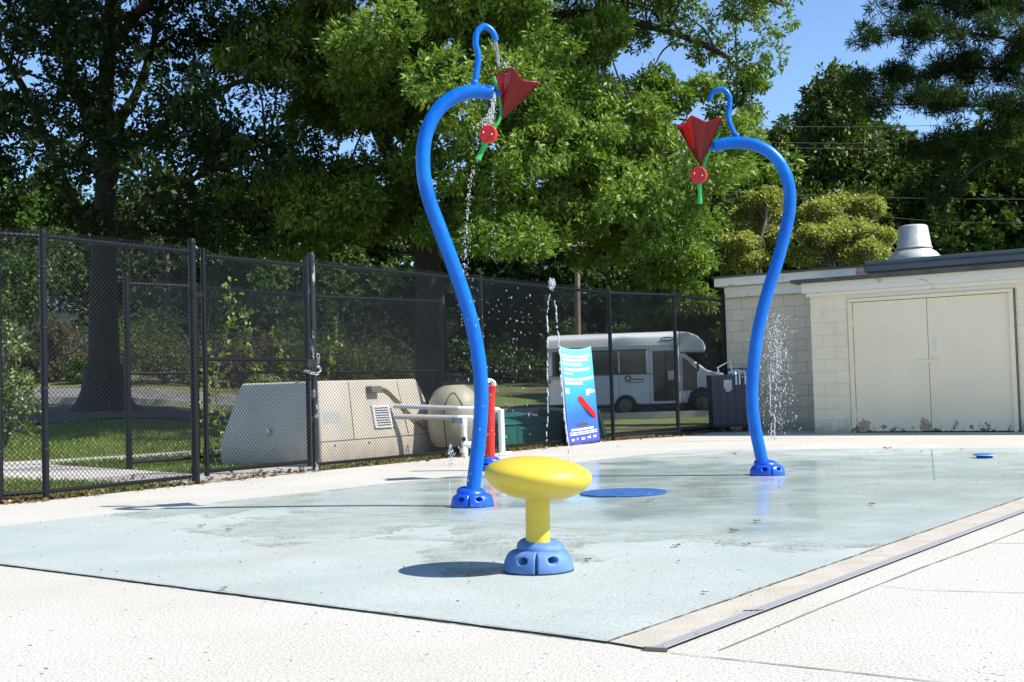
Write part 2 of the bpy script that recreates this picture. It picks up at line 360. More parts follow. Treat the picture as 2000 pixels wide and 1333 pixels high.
FP = [G(0, 985), G(90, 978), G(383, 946), G(617, 921), G(947, 888), G(1198, 861), G(1325, 852.5), G(1421, 841.5)]
fd = (FP[2] - FP[0]).normalized(); FP.insert(0, FP[0] - fd * 4.2)          # the fence runs on out of the frame
FP.insert(0, FP[0] - fd * 3)
A0 = G(1592, 846); WA = R_(33.5); wu = Vector((math.cos(WA), -math.sin(WA), 0)); wn = Vector((-math.sin(WA), -math.cos(WA), 0))
def flat(name, pts, z, m, kind='structure'):
    b = MB(); b.add([(p[0], p[1], z) for p in pts], [tuple(range(len(pts)))])
    o = struct(name, b, m, kind)
    if o.data.polygons[0].normal.z < 0: o.data.flip_normals()
    return o
deck = [p for p in FP] + [FP[-1] + Vector((2.2, 3.2, 0)), Vector((22, 22, 0)), Vector((22, -14, 0)), Vector((-16, -14, 0)), Vector((-16, 2, 0))]
flat('deck', deck, 0, M_deck)
pad_px = [G(0, 1105), G(1190, 1258), G(2000, 974), G(0, 1030), G(860, 935), G(1340, 880), G(2000, 876)]
eA = (pad_px[1] - pad_px[0]); eB = (pad_px[2] - pad_px[1])
def isect(p, d, q, e):
    t = ((q.x - p.x) * e.y - (q.y - p.y) * e.x) / (d.x * e.y - d.y * e.x); return p + d * t
LC = isect(pad_px[0], eA, pad_px[3], pad_px[4] - pad_px[3]); RC = isect(pad_px[1], eB, pad_px[5], pad_px[6] - pad_px[5])
rnd = random.Random(3)
def wob(a, b, n, amp):
    d = (b - a); q = Vector((-d.y, d.x, 0)).normalized(); return [a + d * (i / n) + q * rnd.uniform(-amp, amp) for i in range(n)]
pad = wob(LC, pad_px[1], 60, .006) + wob(pad_px[1], RC, 60, .006) + wob(RC, pad_px[5], 20, .01) + wob(pad_px[5], pad_px[4], 20, .01) + wob(pad_px[4], LC, 20, .01)
flat('splash_pad', pad, .008, M_pad)
def ribbon(pts, w0, w1, z, b, step=.06):
    pts = [Vector(p) for p in pts]; L = []
    for p, q in zip(pts, pts[1:]):
        n = max(2, int((q - p).length / step)); L += [p + (q - p) * i / n for i in range(n)]
    L.append(pts[-1]); o = len(b.v)
    for i, p in enumerate(L):
        t = (L[min(i + 1, len(L) - 1)] - L[max(i - 1, 0)]).normalized(); q = Vector((-t.y, t.x, 0)); k = rnd.uniform(w0, w1) / 2; s = rnd.uniform(-.3, .3) * w0
        b.v.append((p.x + q.x * (k + s), p.y + q.y * (k + s), z)); b.v.append((p.x - q.x * (k - s), p.y - q.y * (k - s), z))
    for i in range(len(L) - 1): b.f.append((o + 2 * i, o + 2 * i + 1, o + 2 * i + 3, o + 2 * i + 2))
    return b
b = MB(); ribbon([LC, pad_px[1]], .002, .011, .0125, b, .03); ribbon([pad_px[1], RC], .002, .014, .0125, b, .03)
ribbon([pad_px[5] , RC], .004, .012, .004, b); struct('pad_joint', b, M_joint)
# beige border and trench drain along the right edge
d0, d1 = G(1266, 1271), G(2000, 996); e0, e1 = G(1300, 1273), G(2000, 1003)
far = 1.6
flat('beige_border', [pad_px[1] + eB * .0, pad_px[1] + eB * far, d0 + (d1 - d0) * far, d0], .008, M_beige)
gr = thing('trench_drain', d0, 'long grey slotted drain channel running beside the beige border', 'drain')
b = MB(); P, Q = d0, d0 + (d1 - d0) * far; P2, Q2 = e0, e0 + (e1 - e0) * far
b.add([(p[0], p[1], .009) for p in (P, Q, Q2, P2)], [(3, 2, 1, 0)]); obj('channel', b, M_slot, gr)
b = MB()
for k in range(3):
    t = (k + .5) / 3; wd = .42 / 3
    pts = [lerp(P, P2, t - wd / 1.3), lerp(Q, Q2, t - wd / 1.3), lerp(Q, Q2, t + wd / 1.3), lerp(P, P2, t + wd / 1.3)]
    b.prism([(p.x, p.y, .0095) for p in pts], (0, 0, .002))
obj('grate', b, M_grille, gr)
b = MB(); b.prism([(p.x, p.y, .002) for p in (lerp(P, P2, -.25), lerp(P, P2, 1.05), lerp(P, P2, 1.05) + Vector((.002, -.016, 0)), lerp(P, P2, -.25) + Vector((.002, -.016, 0)))], (0, 0, .012)); obj('end_plate', b, M_crack, gr)
b = MB(); q0, q1 = G(1455, 1197), G(1488, 1201); b.box(((q0 + q1) / 2) + Vector((0, 0, .0125)), ((q1 - q0).length, .006, .003)); obj('cross_bar', b, M_slot, gr)
b = MB()
ribbon([G(1405, 1272), G(1510, 1228), G(1600, 1190), G(1700, 1150), G(1800, 1110), G(1932, 1062), G(2140, 980)], .004, .014, .003, b)
ribbon([G(1311, 1277), G(1500, 1297), G(1640, 1312), G(1797, 1330), G(2000, 1352)], .003, .010, .003, b)
ribbon([G(1721, 1146), G(1800, 1154), G(2100, 1162)], .003, .008, .003, b); ribbon([G(1923, 1062), G(2100, 1062)], .003, .009, .003, b)
struct('deck_cracks', b, M_crack)
b = MB(); ribbon([G(620, 1018), G(780, 1006), G(1022, 985), G(1500, 930), G(1640, 905)], .004, .009, .0125, b); ribbon([G(500, 996), G(700, 1006), G(1180, 1040), G(1500, 1046)], .004, .008, .0125, b)
ribbon([G(1820, 880), G(1826, 940)], .005, .012, .0125, b); ribbon([G(1150, 931), G(1500, 928), G(1560, 924)], .004, .010, .0125, b)
struct('pad_cracks', b, varied('pad_crack', (.22, .30, .28), (.16, .2, .18), 5, .9))
# walks and road behind the fence
flat('gate_walk', [G(-300, 872), G(0, 900), G(200, 913), G(385, 925), G(617, 905), G(610, 921), G(383, 946), G(0, 935), G(-300, 915)], -.008, M_walk)
b = MB()
def terr_strip(b, L, Rr, dz, cuts=1):
    n = len(L); o = len(b.v)
    for p, q in zip(L, Rr):
        for k in range(cuts + 1):
            m_ = p.lerp(q, k / cuts); b.v.append((m_.x, m_.y, terr(m_.x, m_.y) + dz))
    c = cuts + 1
    for i in range(n - 1):
        for k in range(cuts): b.f.append((o + i * c + k, o + (i + 1) * c + k, o + (i + 1) * c + k + 1, o + i * c + k + 1))
Lp = curve([Vector((-14, 17.6, 0)), Vector((-7.5, 18.2, 0)), Vector((-5.2, 19.4, 0)), Vector((-3.6, 21.0, 0))], 6); Rp = [p + Vector((.15, -1.0, 0)) for p in Lp]
terr_strip(b, Lp, Rp, .02, 3); struct('far_walk', b, M_walk)
b = MB(); Lp = [Vector((x, 46.5 - .02 * x, 0)) for x in range(-60, 61, 2)]; Rp = [Vector((x, 37.2 - .02 * x, 0)) for x in range(-60, 61, 2)]
terr_strip(b, Lp, Rp, .05, 10); struct('road', b, M_road)
b = MB()
for i in range(len(Lp) - 1):
    for S, sg in ((Lp, .25), (Rp, -.25)):
        p, q = S[i], S[i + 1]; z0, z1 = terr(p.x, p.y), terr(q.x, q.y)
        b.add([(p.x, p.y, z0 - .1), (q.x, q.y, z1 - .1), (q.x, q.y, z1 + .19), (p.x, p.y, z0 + .19), (p.x, p.y + sg, z0 - .1), (q.x, q.y + sg, z1 - .1), (q.x, q.y + sg, z1 + .19), (p.x, p.y + sg, z0 + .19)],
              [(0, 1, 2, 3), (3, 2, 6, 7), (5, 4, 7, 6)])
struct('kerbs', b, M_walk)
b = MB(); terr_strip(b, [Vector((x, 34.5 + .5 * math.sin(x), 0)) for x in np.arange(-17, -1.9, .5)], [Vector((x, 26.2 + .6 * math.sin(x * 1.3) + .15 * (x + 17), 0)) for x in np.arange(-17, -1.9, .5)], .03, 12); struct('mulch_bed', b, M_soil)
# soil strip behind the right part of the fence
b = MB(); Lp = [FP[5] + Vector((-.6, 1.6, 0)), FP[6] + Vector((-1.6, 2.2, 0)), FP[7] + Vector((-1.4, 2.6, 0)), FP[8] + Vector((-1, 3, 0)), FP[9] + Vector((1, 3, 0))]; Rp = [p + Vector((0, .02, 0)) for p in FP[5:10]]
terr_strip(b, Lp, Rp, .012, 3); struct('bare_soil', b, M_soil)

# ------------------------------------------------------------------ fence
def chainlink(b, P, Q, z0, z1, pitch=.047, r=.0027):
    u = (Q - P); L = u.length; u.normalize(); H = z1 - z0; q = Vector((-u.y, u.x, 0))
    s = -H
    while s < L:
        for dr in (1, -1):
            # wire goes from (s,0) to (s+H,H) or mirrored
            a0, a1 = max(0, s), min(L, s + H)
            if a1 - a0 < .01: continue
            h0, h1 = a0 - s, a1 - s
            if dr < 0: h0, h1 = H - h0, H - h1
            p = P + u * a0 + Vector((0, 0, z0 + h0)); t = P + u * a1 + Vector((0, 0, z0 + h1)); off = q * (.0018 * dr)
            d = (t - p).normalized(); e = d.cross(q); o = len(b.v)
            for c in (p + off, t + off):
                for g in (0, 2.094, 4.189): b.v.append(tuple(c + (q * math.cos(g) + e * math.sin(g)) * r))
            for k in range(3): b.f.append((o + k, o + (k + 1) % 3, o + 3 + (k + 1) % 3, o + 3 + k))
        s += pitch
    return b
def post(P, h, r, cap=True):
    b = MB(); b.tube([P + Vector((0, 0, -.03)), P + Vector((0, 0, h))], r, 14)
    b.lathe([(r * 1.12, 0), (r * 1.12, .02), (r * .9, .05), (r * .3, .062), (0, .064)], P + Vector((0, 0, h - .01)), 14); return b
def rail(P, Q, z, r=.021): return MB().tube([P + Vector((0, 0, z)), Q + Vector((0, 0, z))], r, 10)
FH = 2.42
def fence(name, pts, label, heavy=(), H=FH, grp='black chain-link fences', bot=.05, mid=None, name_worn=False):
    t = thing(name, pts[0], label, 'fence', grp)
    for i, p in enumerate(pts):
        hv = (i in heavy) + (name_worn and i == 0 and 1); obj('post', post(p, H + (.06 if hv else -.02), .040 if hv else .031), M_wornpost if hv == 2 else M_vinyl, t, auto=40)
    for p, q in zip(pts, pts[1:]):
        obj('top_rail', rail(p, q, H - .035, .022), M_vinyl, t, auto=40); obj('bottom_rail', rail(p, q, bot + .03, .019), M_vinyl, t, auto=40)
        if mid: obj('middle_rail', rail(p, q, mid, .019), M_vinyl, t, auto=40)
    b = MB()
    for p, q in zip(pts, pts[1:]): 
        o = Vector((q.y - p.y, -(q.x - p.x), 0)).normalized() * .026; chainlink(b, p + o, q + o, bot, H + .02)
    obj('mesh', b, M_wire, t)
    b = MB()
    for p in pts[1:-1]:
        for z in (.45, 1.0, 1.55, 2.1): b.lathe([(.038, 0), (.038, .018)], p + Vector((0, 0, z)), 12)
    if b.v: obj('tie_band', b, M_black, t)
    return t
fence('chain_link_fence', FP[:5], 'black chain-link fence left of the gate, ending at the gate hinge post', heavy=(4,))
fence('chain_link_fence', FP[5:], 'black chain-link fence from the chained gate post to the cream building', heavy=(0, 4), name_worn=True)
# gate leaf
gp, gq = FP[4], FP[5]; u = (gq - gp).normalized(); g0, g1 = gp + u * .15, gq - u * .10
gt = thing('gate', g0, 'closed black chain-link gate leaf with a middle rail, chained at its right post', 'gate')
for p in (g0, g1): obj('stile', MB().tube([p + Vector((0, 0, .07)), p + Vector((0, 0, FH + .02))], .026, 12), M_vinyl, gt, auto=40)
for z, n_ in ((FH - .06, 'top_rail'), (1.28, 'middle_rail'), (.12, 'bottom_rail')): obj(n_, rail(g0, g1, z, .022), M_vinyl, gt, auto=40)
b = MB(); o = Vector((u.y, -u.x, 0)) * .026; chainlink(b, g0 + o, g1 + o, .10, FH - .03); obj('mesh', b, M_wire, gt)
for z in (.14, 1.95):
    b = MB(); b.box(lerp(gp, g0, .5) + Vector((0, 0, z)), (.16, .03, .05), Matrix.Rotation(math.atan2(u.y, u.x), 3, 'Z')); b.lathe([(.05, -.03), (.05, .03)], gp + Vector((0, 0, z)), 12); obj('hinge', b, M_vinyl, gt)
b = MB(); b.box(lerp(g1, gq, .5) + Vector((0, 0, 1.24)), (.16, .06, .09), Matrix.Rotation(math.atan2(u.y, u.x), 3, 'Z')); b.lathe([(.052, -.03), (.052, .03)], gq + Vector((0, 0, 1.24)), 12); obj('latch', b, M_black, gt)
ct = MB(); c0 = lerp(g1, gq, .5) + Vector((0, 0, 1.12)); k = 0; cp = []
for i in range(11):
    a = -2.6 + i * .36; cp.append(c0 + Vector((.105 * math.cos(a) + .01, .07 * math.sin(a) - .02, .03 * math.sin(a * 2) + .01 * i * .5)))
cp += [cp[-1] + Vector((.02, -.02, .05 * j)) for j in range(1, 4)]
for p, q in zip(cp, cp[1:]):
    d = (q - p); md = (p + q) / 2; e = d.normalized().orthogonal(); e = Matrix.Rotation(k * 1.57, 3, d.normalized()) @ e; k += 1
    ct.tube([md + d * .62 * math.cos(g) + e * .013 * math.sin(g) for g in np.linspace(0, 2 * math.pi, 10)[:-1]], .0045, 6, closed=True)
own('chain', ct, M_galv, gq + Vector((0, 0, 1.1)), 'shiny steel chain looped round the gate latch post', 'chain')
# second fence behind the walk
def GZ(x, Y): 
    d = ray(x, 770); p = CAM + d * (Y / d.y); return Vector((p.x, p.y, 0))
F2 = [GZ(250, 15.5), GZ(385, 16.2), GZ(600, 18.3), GZ(865, 20.3)]
fence('chain_link_fence', F2, 'thinner black chain-link fence standing behind the walk and pump yard', heavy=(0,), mid=1.22)

# ------------------------------------------------------------------ spray poles
def dome_base(root, c, R, mtl, rot=0, lean=(0, 0)):
    holes = [rot + R_(a) for a in (-118, -62, 5, 62, 118, 175)]; seams = [rot + R_(-93), rot + R_(87)]
    def fn(p, g, r, z):
        k = 1.0
        for h in holes:
            da = (g - h + math.pi) % (2 * math.pi) - math.pi; dd = math.hypot(da * r / .028, (z - R * .38) / .017)
            if dd < 1: k -= .42 * (1 - dd ** 3)
        for s_ in seams:
            da = abs((g - s_ + math.pi) % (2 * math.pi) - math.pi) * r
            if da < .0036 and r > .03: k -= .16
        return Vector((p.x * k, p.y * k, p.z))
    prof = [(R, 0), (R * 1.0, R * .06)] + [(R * (.62 + .38 * math.cos(a) ** .8), R * (.06 + .54 * math.sin(a))) for a in np.linspace(.05, 1.5, 22)] + [(R * .3, R * .61)]
    b = MB().lathe(prof, c, 180, fn=fn); obj('dome_base', b, mtl, root, smooth=True)
    # upper collar, a sloped cap set a little to the back
    cc = Vector(c) + Vector((lean[0], lean[1], R * .55)); ax = Vector((.10, -.10, 1))
    prof = [(R * .66, -.01), (R * .69, .01)] + [(R * (.36 + .33 * math.cos(a)), .012 + R * .24 * math.sin(a)) for a in np.linspace(.1, 1.5, 10)]
    obj('collar', MB().lathe(prof, cc, 48, axis=ax), mtl, root, smooth=True)
    obj('foot_ring', MB().lathe([(R * 1.01, 0), (R * 1.01, .006)], Vector(c), 48), M_hole, root)  # thin dark ring round the foot of the dome
def spray_pole(label, base_px, path, hook, yaw, rad, rot):
    B = G(*base_px, .012); n = Vector((math.sin(yaw), -math.cos(yaw), 0))
    on = lambda x, y: PL(x, y, B, n)
    t = thing('spray_pole', B, label, 'water pole', 'blue arching spray poles on the pad')
    pts = curve([on(*p) for p in path], 8); r = [rad] * len(pts); e = (pts[-1] - pts[-2]).normalized()
    obj('pipe', MB().tube(pts + [pts[-1] + e * .012], r + [rad * .8], 32), M_blue, t, smooth=False, auto=50)
    hp = curve([on(*p) for p in hook], 8); obj('hook_pipe', MB().tube(hp, .0245, 16), M_blue, t, auto=50)
    obj('weld_collar', MB().lathe([(.034, -.02), (.030, .03), (.026, .045)], hp[0] + Vector((0, 0, -.01)), 20), M_blue, t, smooth=True)
    dome_base(t, B - Vector((0, 0, .005)), .162, M_blueb, rot, (-.01, .02))
    ax = pts[-1]; obj('spigot', MB().tube([ax - e * .02, ax + e * .07], rad * .42, 16), M_blue, t, auto=40)
    return t, on, pts
def funnel(root_loc, axis, side, h, R, n_label):
    """four-cornered flared cup, apex at root_loc"""
    t = thing('flower_bucket', root_loc, n_label, 'tipping bucket', 'red flower tipping buckets')
    ax = Vector(axis).normalized(); sx = (Vector(side) - ax * Vector(side).dot(ax)).normalized(); sy = ax.cross(sx)
    def sh(th, s, wall=0):
        q = abs(((th / (math.pi / 2)) % 1) - .5) * 2       # 1 at corners, 0 mid side
        dv = (1 - q) * math.pi / 4; ch = .707 / math.cos(math.pi / 4 - dv); rad = R * (s ** (1 + .10 * (1 - q))) * ch * (1 - .12 * (1 - q) * s) - wall
        z = h * s * (1 + .055 * (q * q - .4) * s * s) + .014 * math.sin(th * 3 + 1) * s ** 3
        return root_loc + ax * z + sx * (rad * math.cos(th)) + sy * (rad * math.sin(th))
    b = MB(); nt_, ns = 64, 18
    for j in range(ns + 1):
        for i in range(nt_): b.v.append(tuple(sh(2 * math.pi * i / nt_, .03 + .97 * j / ns)))
    for j in range(ns):
        for i in range(nt_): b.f.append((j * nt_ + i, j * nt_ + (i + 1) % nt_, (j + 1) * nt_ + (i + 1) % nt_, (j + 1) * nt_ + i))
    o = obj('cup', b, M_trans, t, smooth=True); s = o.modifiers.new('s', 'SOLIDIFY'); s.thickness = .005
    b = MB()
    for k in range(4):
        th = k * math.pi / 2; b.tube([sh(th, s_) for s_ in np.linspace(.02, 1, 16)], .0045, 6)
    obj('corner_rib', b, mat('rib_dark', (.10, .004, .006), .4), t, smooth=True)
    return t
# pole 1 (left)
P1, on1, pp = spray_pole('nearer left blue spray pole, arching over to the right, with water falling from its hook', (923, 988),
    [(922, 975), (927, 930), (935, 860), (940, 790), (938, 730), (928, 660), (910, 590), (886, 520), (858, 445), (838, 390), (827, 335), (828, 282), (840, 240), (862, 208), (893, 187), (925, 179), (962, 182)],
    [(927, 166), (931, 140), (934, 110), (929, 85), (932, 63), (945, 52), (958, 58), (966, 70), (968, 80)], R_(14), .0545, R_(-6))
ap = on1(979, 234); f1 = funnel(ap, on1(1012, 148) - ap, on1(1052, 148) - on1(975, 140) + Vector((0, -.14, 0)), .345, .185, 'red flower bucket full of water, tilted right at the left pole tip')
def stalk(t, on, arc, disc, dr, dn, noz):
    obj('stalk', MB().tube(curve([on(*p) for p in arc], 6), .0135, 10), M_green, t, auto=50)
    c = on(*disc); n = Vector(dn).normalized()
    wheel = obj('counterweight', MB().lathe([(0, 0), (dr * .92, 0), (dr, .008), (dr, .05), (dr * .92, .058), (0, .058)], c, 40, axis=n), M_red, t, auto=40)
    e = n.orthogonal().normalized(); e = (Vector((1, 0, -.3)) - n * Vector((1, 0, -.3)).dot(n)).normalized()
    for s_ in (-.5, .5):
        w_ = c + n * .058 + e * dr * s_
        obj('bolt', MB().lathe([(.009, 0), (.009, .004), (.006, .008), (0, .009)], w_, 12, axis=n), M_bolt, wheel, local=False, smooth=True)
    q = curve([on(*p) for p in noz], 4); L = len(q)
    obj('nozzle', MB().tube(q, [.026 - .006 * math.sin(math.pi * i / (L - 1)) for i in range(L)], 10), M_green, t, auto=40)
stalk(f1, on1, [(964, 150), (971, 172), (977, 198), (979, 222), (972, 240), (962, 252)], (956, 265), .068, (-.25, -1, .08), [(948, 280), (941, 296), (933, 312)])
P2_, on2, pp2 = spray_pole('farther right blue spray pole, arching over to the left, its hook dry', (1499, 927),
    [(1491, 912), (1484, 880), (1474, 830), (1469, 775), (1472, 710), (1482, 640), (1498, 575), (1517, 515), (1532, 460), (1542, 410), (1541, 365), (1527, 325), (1503, 298), (1472, 283), (1440, 279), (1415, 281), (1396, 287)],
    [(1438, 268), (1428, 248), (1422, 225), (1425, 205), (1424, 188), (1414, 176), (1402, 176), (1391, 184), (1387, 197)], R_(-10), .0575, R_(6))
ap = on2(1368, 324); f2 = funnel(ap, on2(1366, 244) - ap, on2(1410, 256) - on2(1330, 268) + Vector((0, -.12, 0)), .42, .23, 'empty dark red flower bucket hanging upright at the right pole tip')
stalk(f2, on2, [(1406, 258), (1396, 275), (1386, 295), (1377, 318), (1372, 332)], (1366, 344), .078, (-.35, -1, .05), [(1366, 360), (1367, 378), (1367, 398)])
# ------------------------------------------------------------------ yellow mushroom seat
B = G(1052, 1113, .012); t = thing('mushroom_seat', B, 'yellow mushroom seat with faded blue domed foot in the foreground', 'play seat')
dome_base(t, B - Vector((0, 0, .004)), .168, M_bluef, R_(-2), (.012, .03))
dc = PL(1051, 927, B, (0, -1, 0)); ax = Vector((.085, -.03, 1)).normalized()
_s0, _s1 = B + Vector((0, .01, .1)), dc - ax * .05; _n = 24
obj('stem', MB().tube([_s0.lerp(_s1, i / _n) for i in range(_n + 1)], [.0585 + .05 * max(0, (i / _n - .78) / .22) ** 2 for i in range(_n + 1)], 36), M_yel, t, smooth=True)
prof = [(.055, -.128)] + [(.258 * math.cos(a) ** .62, -.118 * math.sin(-a) if a > 0 else .118 * math.sin(a) * 1.0) for a in np.linspace(-1.38, -.04, 22)]
prof = [(.0, -.124)] + [(.258 * math.cos(a) ** 1.0, .124 * math.sin(a)) for a in np.linspace(-1.50, 0, 24)] + [(.258 * math.cos(a) ** .95, .084 * math.sin(a)) for a in np.linspace(.07, 1.54, 22)] + [(0, .084)]
obj('cap', MB().lathe(prof, dc, 96, axis=ax), M_yel, t, smooth=True)
b = MB(); 

# ------------------------------------------------------------------ red water cannon
B = G(957, 917, .012); t = thing('water_cannon', B, 'slim red water cannon with a white mouth and blue foot, behind the left pole', 'water cannon')
tp_ = PL(957, 752, B, (0, -1, 0)); k = [lerp(B + Vector((0, 0, .1)), tp_, s) for s in (0, .35, .75, .9, 1)]; k[-1] += Vector((.004, -.02, 0))
obj('barrel', MB().tube(curve(k, 4), [.054] * 10 + [.055, .057, .059, .06, .062, .064, .065], 24), M_red, t, auto=50)
axm = Vector((.25, -.75, .62)).normalized()
obj('mouth', MB().lathe([(.030, -.03), (.066, -.025), (.070, 0), (.066, .012), (.045, .012), (.040, -.005), (.0, -.01)], tp_ + Vector((.002, -.02, .01)), 32, axis=axm), M_rw, t, auto=50)
obj('bore', MB().lathe([(.020, .0), (.022, .006), (.0, .008)], tp_ + Vector((.002, -.02, .01)) + axm * -.004, 20, axis=axm), M_hole, t)
dome_base(t, B - Vector((0, 0, .004)), .165, M_blueb, R_(10))
# floor caps
c = G(1218, 963, .012); R0 = .355; b = MB().lathe([(0, .0), (R0, .0), (R0, .006), (R0 - .006, .009), (0, .009)], c, 64)
own('drain_cover', b, varied('blue_mat', (.015, .075, .27), (.05, .15, .38), 12, .5, .6, 70), c, 'large flat round blue cover on the wet pad right of the mushroom seat', 'floor cover')
c = G(1923, 894, .012); t = thing('jet_cap', c, 'small raised blue disc on the pad near the right frame edge', 'jet cap')
obj('disc', MB().lathe([(.08, 0), (.085, .02), (.118, .024), (.12, .032), (.11, .038), (0, .040)], c, 40), M_blue, t, auto=40)
obj('rim', MB().lathe([(.121, .026), (.123, .029), (.121, .032)], c, 40), M_rw, t)

# ------------------------------------------------------------------ water
rw = random.Random(11)
def strand(b, pts, r0, n, gap=.35, jit=.008):
    P = curve(pts, 12); L = [0]
    for p, q in zip(P, P[1:]): L.append(L[-1] + (q - p).length)
    s = 0
    while s < L[-1]:
        i = max(1, next((k for k, l in enumerate(L) if l > s), len(L) - 1)); f = (s - L[i - 1]) / max(1e-6, L[i] - L[i - 1]); p = P[i - 1].lerp(P[i], f)
        r = r0 * rw.uniform(.5, 1.3); st = rw.choice((1.2, 2.0, 3.5, 5.5))
        b.drop(p + Vector((rw.gauss(0, jit), rw.gauss(0, jit), 0)), r, st)
        s += r * (1.2 + (rw.random() < gap) * rw.uniform(1, 7)) * st ** .7
    return b
def cloudy(b, fn, n, r0, r1):
    for i in range(n): b.drop(fn(), rw.uniform(r0, r1) * (.8 if rw.random() > .08 else 1.3), rw.choice((1, 1.6, 2.6, 4.0)))
J = G(1072, 905, .012); on = lambda x, y: PL(x, y, J, (0, -1, 0)); b = MB()
strand(b, [on(1068, 900), on(1068, 850), on(1070, 780), on(1069, 715), on(1070, 640), on(1071, 590), on(1075, 556)], .0075, 0, .2, .004)
strand(b, [on(1080, 556), on(1085, 600), on(1090, 650), on(1093, 700), on(1097, 760), on(1103, 820), on(1109, 870), on(1112, 902)], .0085, 0, .35, .005)
cloudy(b, lambda: on(1077 + rw.gauss(0, 3.4), 556 + rw.gauss(0, 5)), 80, .005, .011)
own('water_jet', b, M_water, J, 'tallest thin water jet rising behind the mushroom seat and curling over at its top', 'water jet', 'ground water jets on the pad', smooth=True)
J = G(878, 958, .012); on = lambda x, y: PL(x, y, J, (0, -1, 0)); b = MB()
strand(b, [on(878, 958), on(878, 920), on(878, 885), on(878, 870)], .0035, 0, .3, .003)
cloudy(b, lambda: (lambda y: on(881 + rw.gauss(0, 1 + (y - 868) * .14), y))(870 + 40 * rw.random() ** .8), 80, .0025, .006)
own('water_jet', b, M_water, J, 'shortest little water jet left of the nearer blue pole', 'water jet', 'ground water jets on the pad', smooth=True)
J = G(1512, 860, .0); on = lambda x, y: PL(x, y, J, (0, -1, 0)); b = MB()
strand(b, [on(1507, 860), on(1505, 800), on(1503, 735)], .0075, 0, .15, .005); strand(b, [on(1513, 860), on(1514, 800), on(1517, 720), on(1519, 680)], .0085, 0, .15, .006)
def spr():
    y = 860 - 245 * rw.random() ** .75; k = (860 - y) / 245; return on(1510 + rw.gauss(0, 9 + 14 * (1 - abs(k - .55))) + 14 * (1 - k) * rw.random(), y) + Vector((0, rw.uniform(-.3, .3), 0))
cloudy(b, spr, 900, .0025, .0075)
cloudy(b, lambda: on(1516 + rw.gauss(0, 9), 700 + rw.gauss(0, 34)), 260, .004, .009)
own('water_spray', b, M_water, J, 'wide fizzing water spray in front of the shaded block wall, right of the far pole', 'water spray', smooth=True)
b = MB(); hq = [(968, 80), (970, 95), (973, 115), (975, 132)]
b.tube(curve([on1(*p) for p in hq], 5), [.013] * 6 + [.010] * 10, 10); o1 = on1(968, 80)
own('water_stream', b, M_clear, o1, 'clear water stream pouring from the left pole hook into its flower', 'water stream', smooth=True)
b = MB(); o2 = on1(950, 240)
cloudy(b, lambda: on1(985 + rw.gauss(0, 9), 135 + rw.gauss(0, 7)) + Vector((0, -.12, 0)), 45, .002, .0045)
cloudy(b, lambda: (lambda k: on1(966 - 14 * k * k + rw.gauss(0, 1 + 6 * k), 190 + 55 * k + rw.gauss(0, 3)) + Vector((0, -.10, 0)))(rw.random()), 240, .0016, .0042)
strand(b, [on1(965, 186), on1(962, 205), on1(957, 228), on1(951, 248)], .007, 0, .2, .010)
cloudy(b, lambda: (lambda k: on1(948 + rw.gauss(0, 10), 246 + rw.gauss(0, 8)))(rw.random()), 110, .002, .0055)
own('water_splash', b, M_water, o2, 'splash of water tumbling over the left flower bucket and its red wheel', 'water splash', smooth=True)
b = MB(); strand(b, [on1(932, 313), on1(924, 340), on1(917, 380), on1(913, 420), on1(910, 470), on1(907, 520), on1(905, 560)], .0050, 0, .5, .004)
cloudy(b, lambda: (lambda y: on1(930 - 26 * ((y - 315) / 245) ** .5 + rw.gauss(0, 2 + (y - 315) * .022), y))(rw.uniform(330, 600)), 220, .0015, .0040)
cloudy(b, lambda: on1(965 + rw.gauss(0, 3), rw.uniform(270, 520)), 60, .0012, .003)
own('water_stream', b, M_water, on1(932, 313), 'broken stream of water beads dropping from the green nozzle of the left flower', 'water stream', smooth=True)
b = MB(); cloudy(b, lambda: on1(rw.uniform(890, 1040), rw.uniform(560, 985)) + Vector((0, rw.uniform(-.4, 1.4), 0)), 300, .0018, .0042)
own('water_drops', b, M_water, on1(950, 985), 'loose scatter of falling drops in the air between the two blue poles', 'water drops', kind='stuff')
b = MB()      # drops hitting the film of water round the left pole
for i in range(500):
    a = rw.random() * 6.28; q = 2.0 * rw.random() ** .6; p = G(1000, 975, .02) + Vector((q * math.cos(a) * 1.0, q * math.sin(a) * .8, 0)); b.drop(p + Vector((0, 0, rw.random() ** 3 * .05)), rw.uniform(.0012, .003), 1)
own('splash_drops', b, M_water, G(1000, 975, .02), 'tiny splash drops jumping from the wet pad round the left pole', 'water drops', kind='stuff')
# ------------------------------------------------------------------ banner on the fence
t0, t1_, b0_, b1_ = (1093, 677), (1154, 677), (1112, 873), (1172, 862)
fa, fb = FP[6], FP[7]; fn_ = Vector(((fb - fa).y, -(fb - fa).x, 0)).normalized(); Pf = fa + fn_ * .09
onf = lambda x, y, e=0: PL(x, y, Pf + fn_ * e, fn_)
base = onf(1142, 868); t = thing('banner', base, 'tall blue water safety banner tied to the chain-link fence', 'banner')
def bpt(s, v, e=0):     # s 0..1 left to right, v 0..1 top to bottom, slight sag and billow
    x = lerp(lerp(t0[0], b0_[0], v), lerp(t1_[0], b1_[0], v), s); y = lerp(lerp(t0[1], t1_[1], s) + 6 * (4 * s * (1 - s)) , lerp(b0_[1], b1_[1], s), v)
    return onf(x, y, e + .02 * math.sin(v * 5 + s) * (1 - abs(2 * s - 1) ** 2) + .015 * math.sin(s * 6 + v * 9))
b = MB(); ns, nv = 16, 30
for j in range(nv + 1):
    for i in range(ns + 1): b.v.append(tuple(bpt(i / ns, j / nv)))
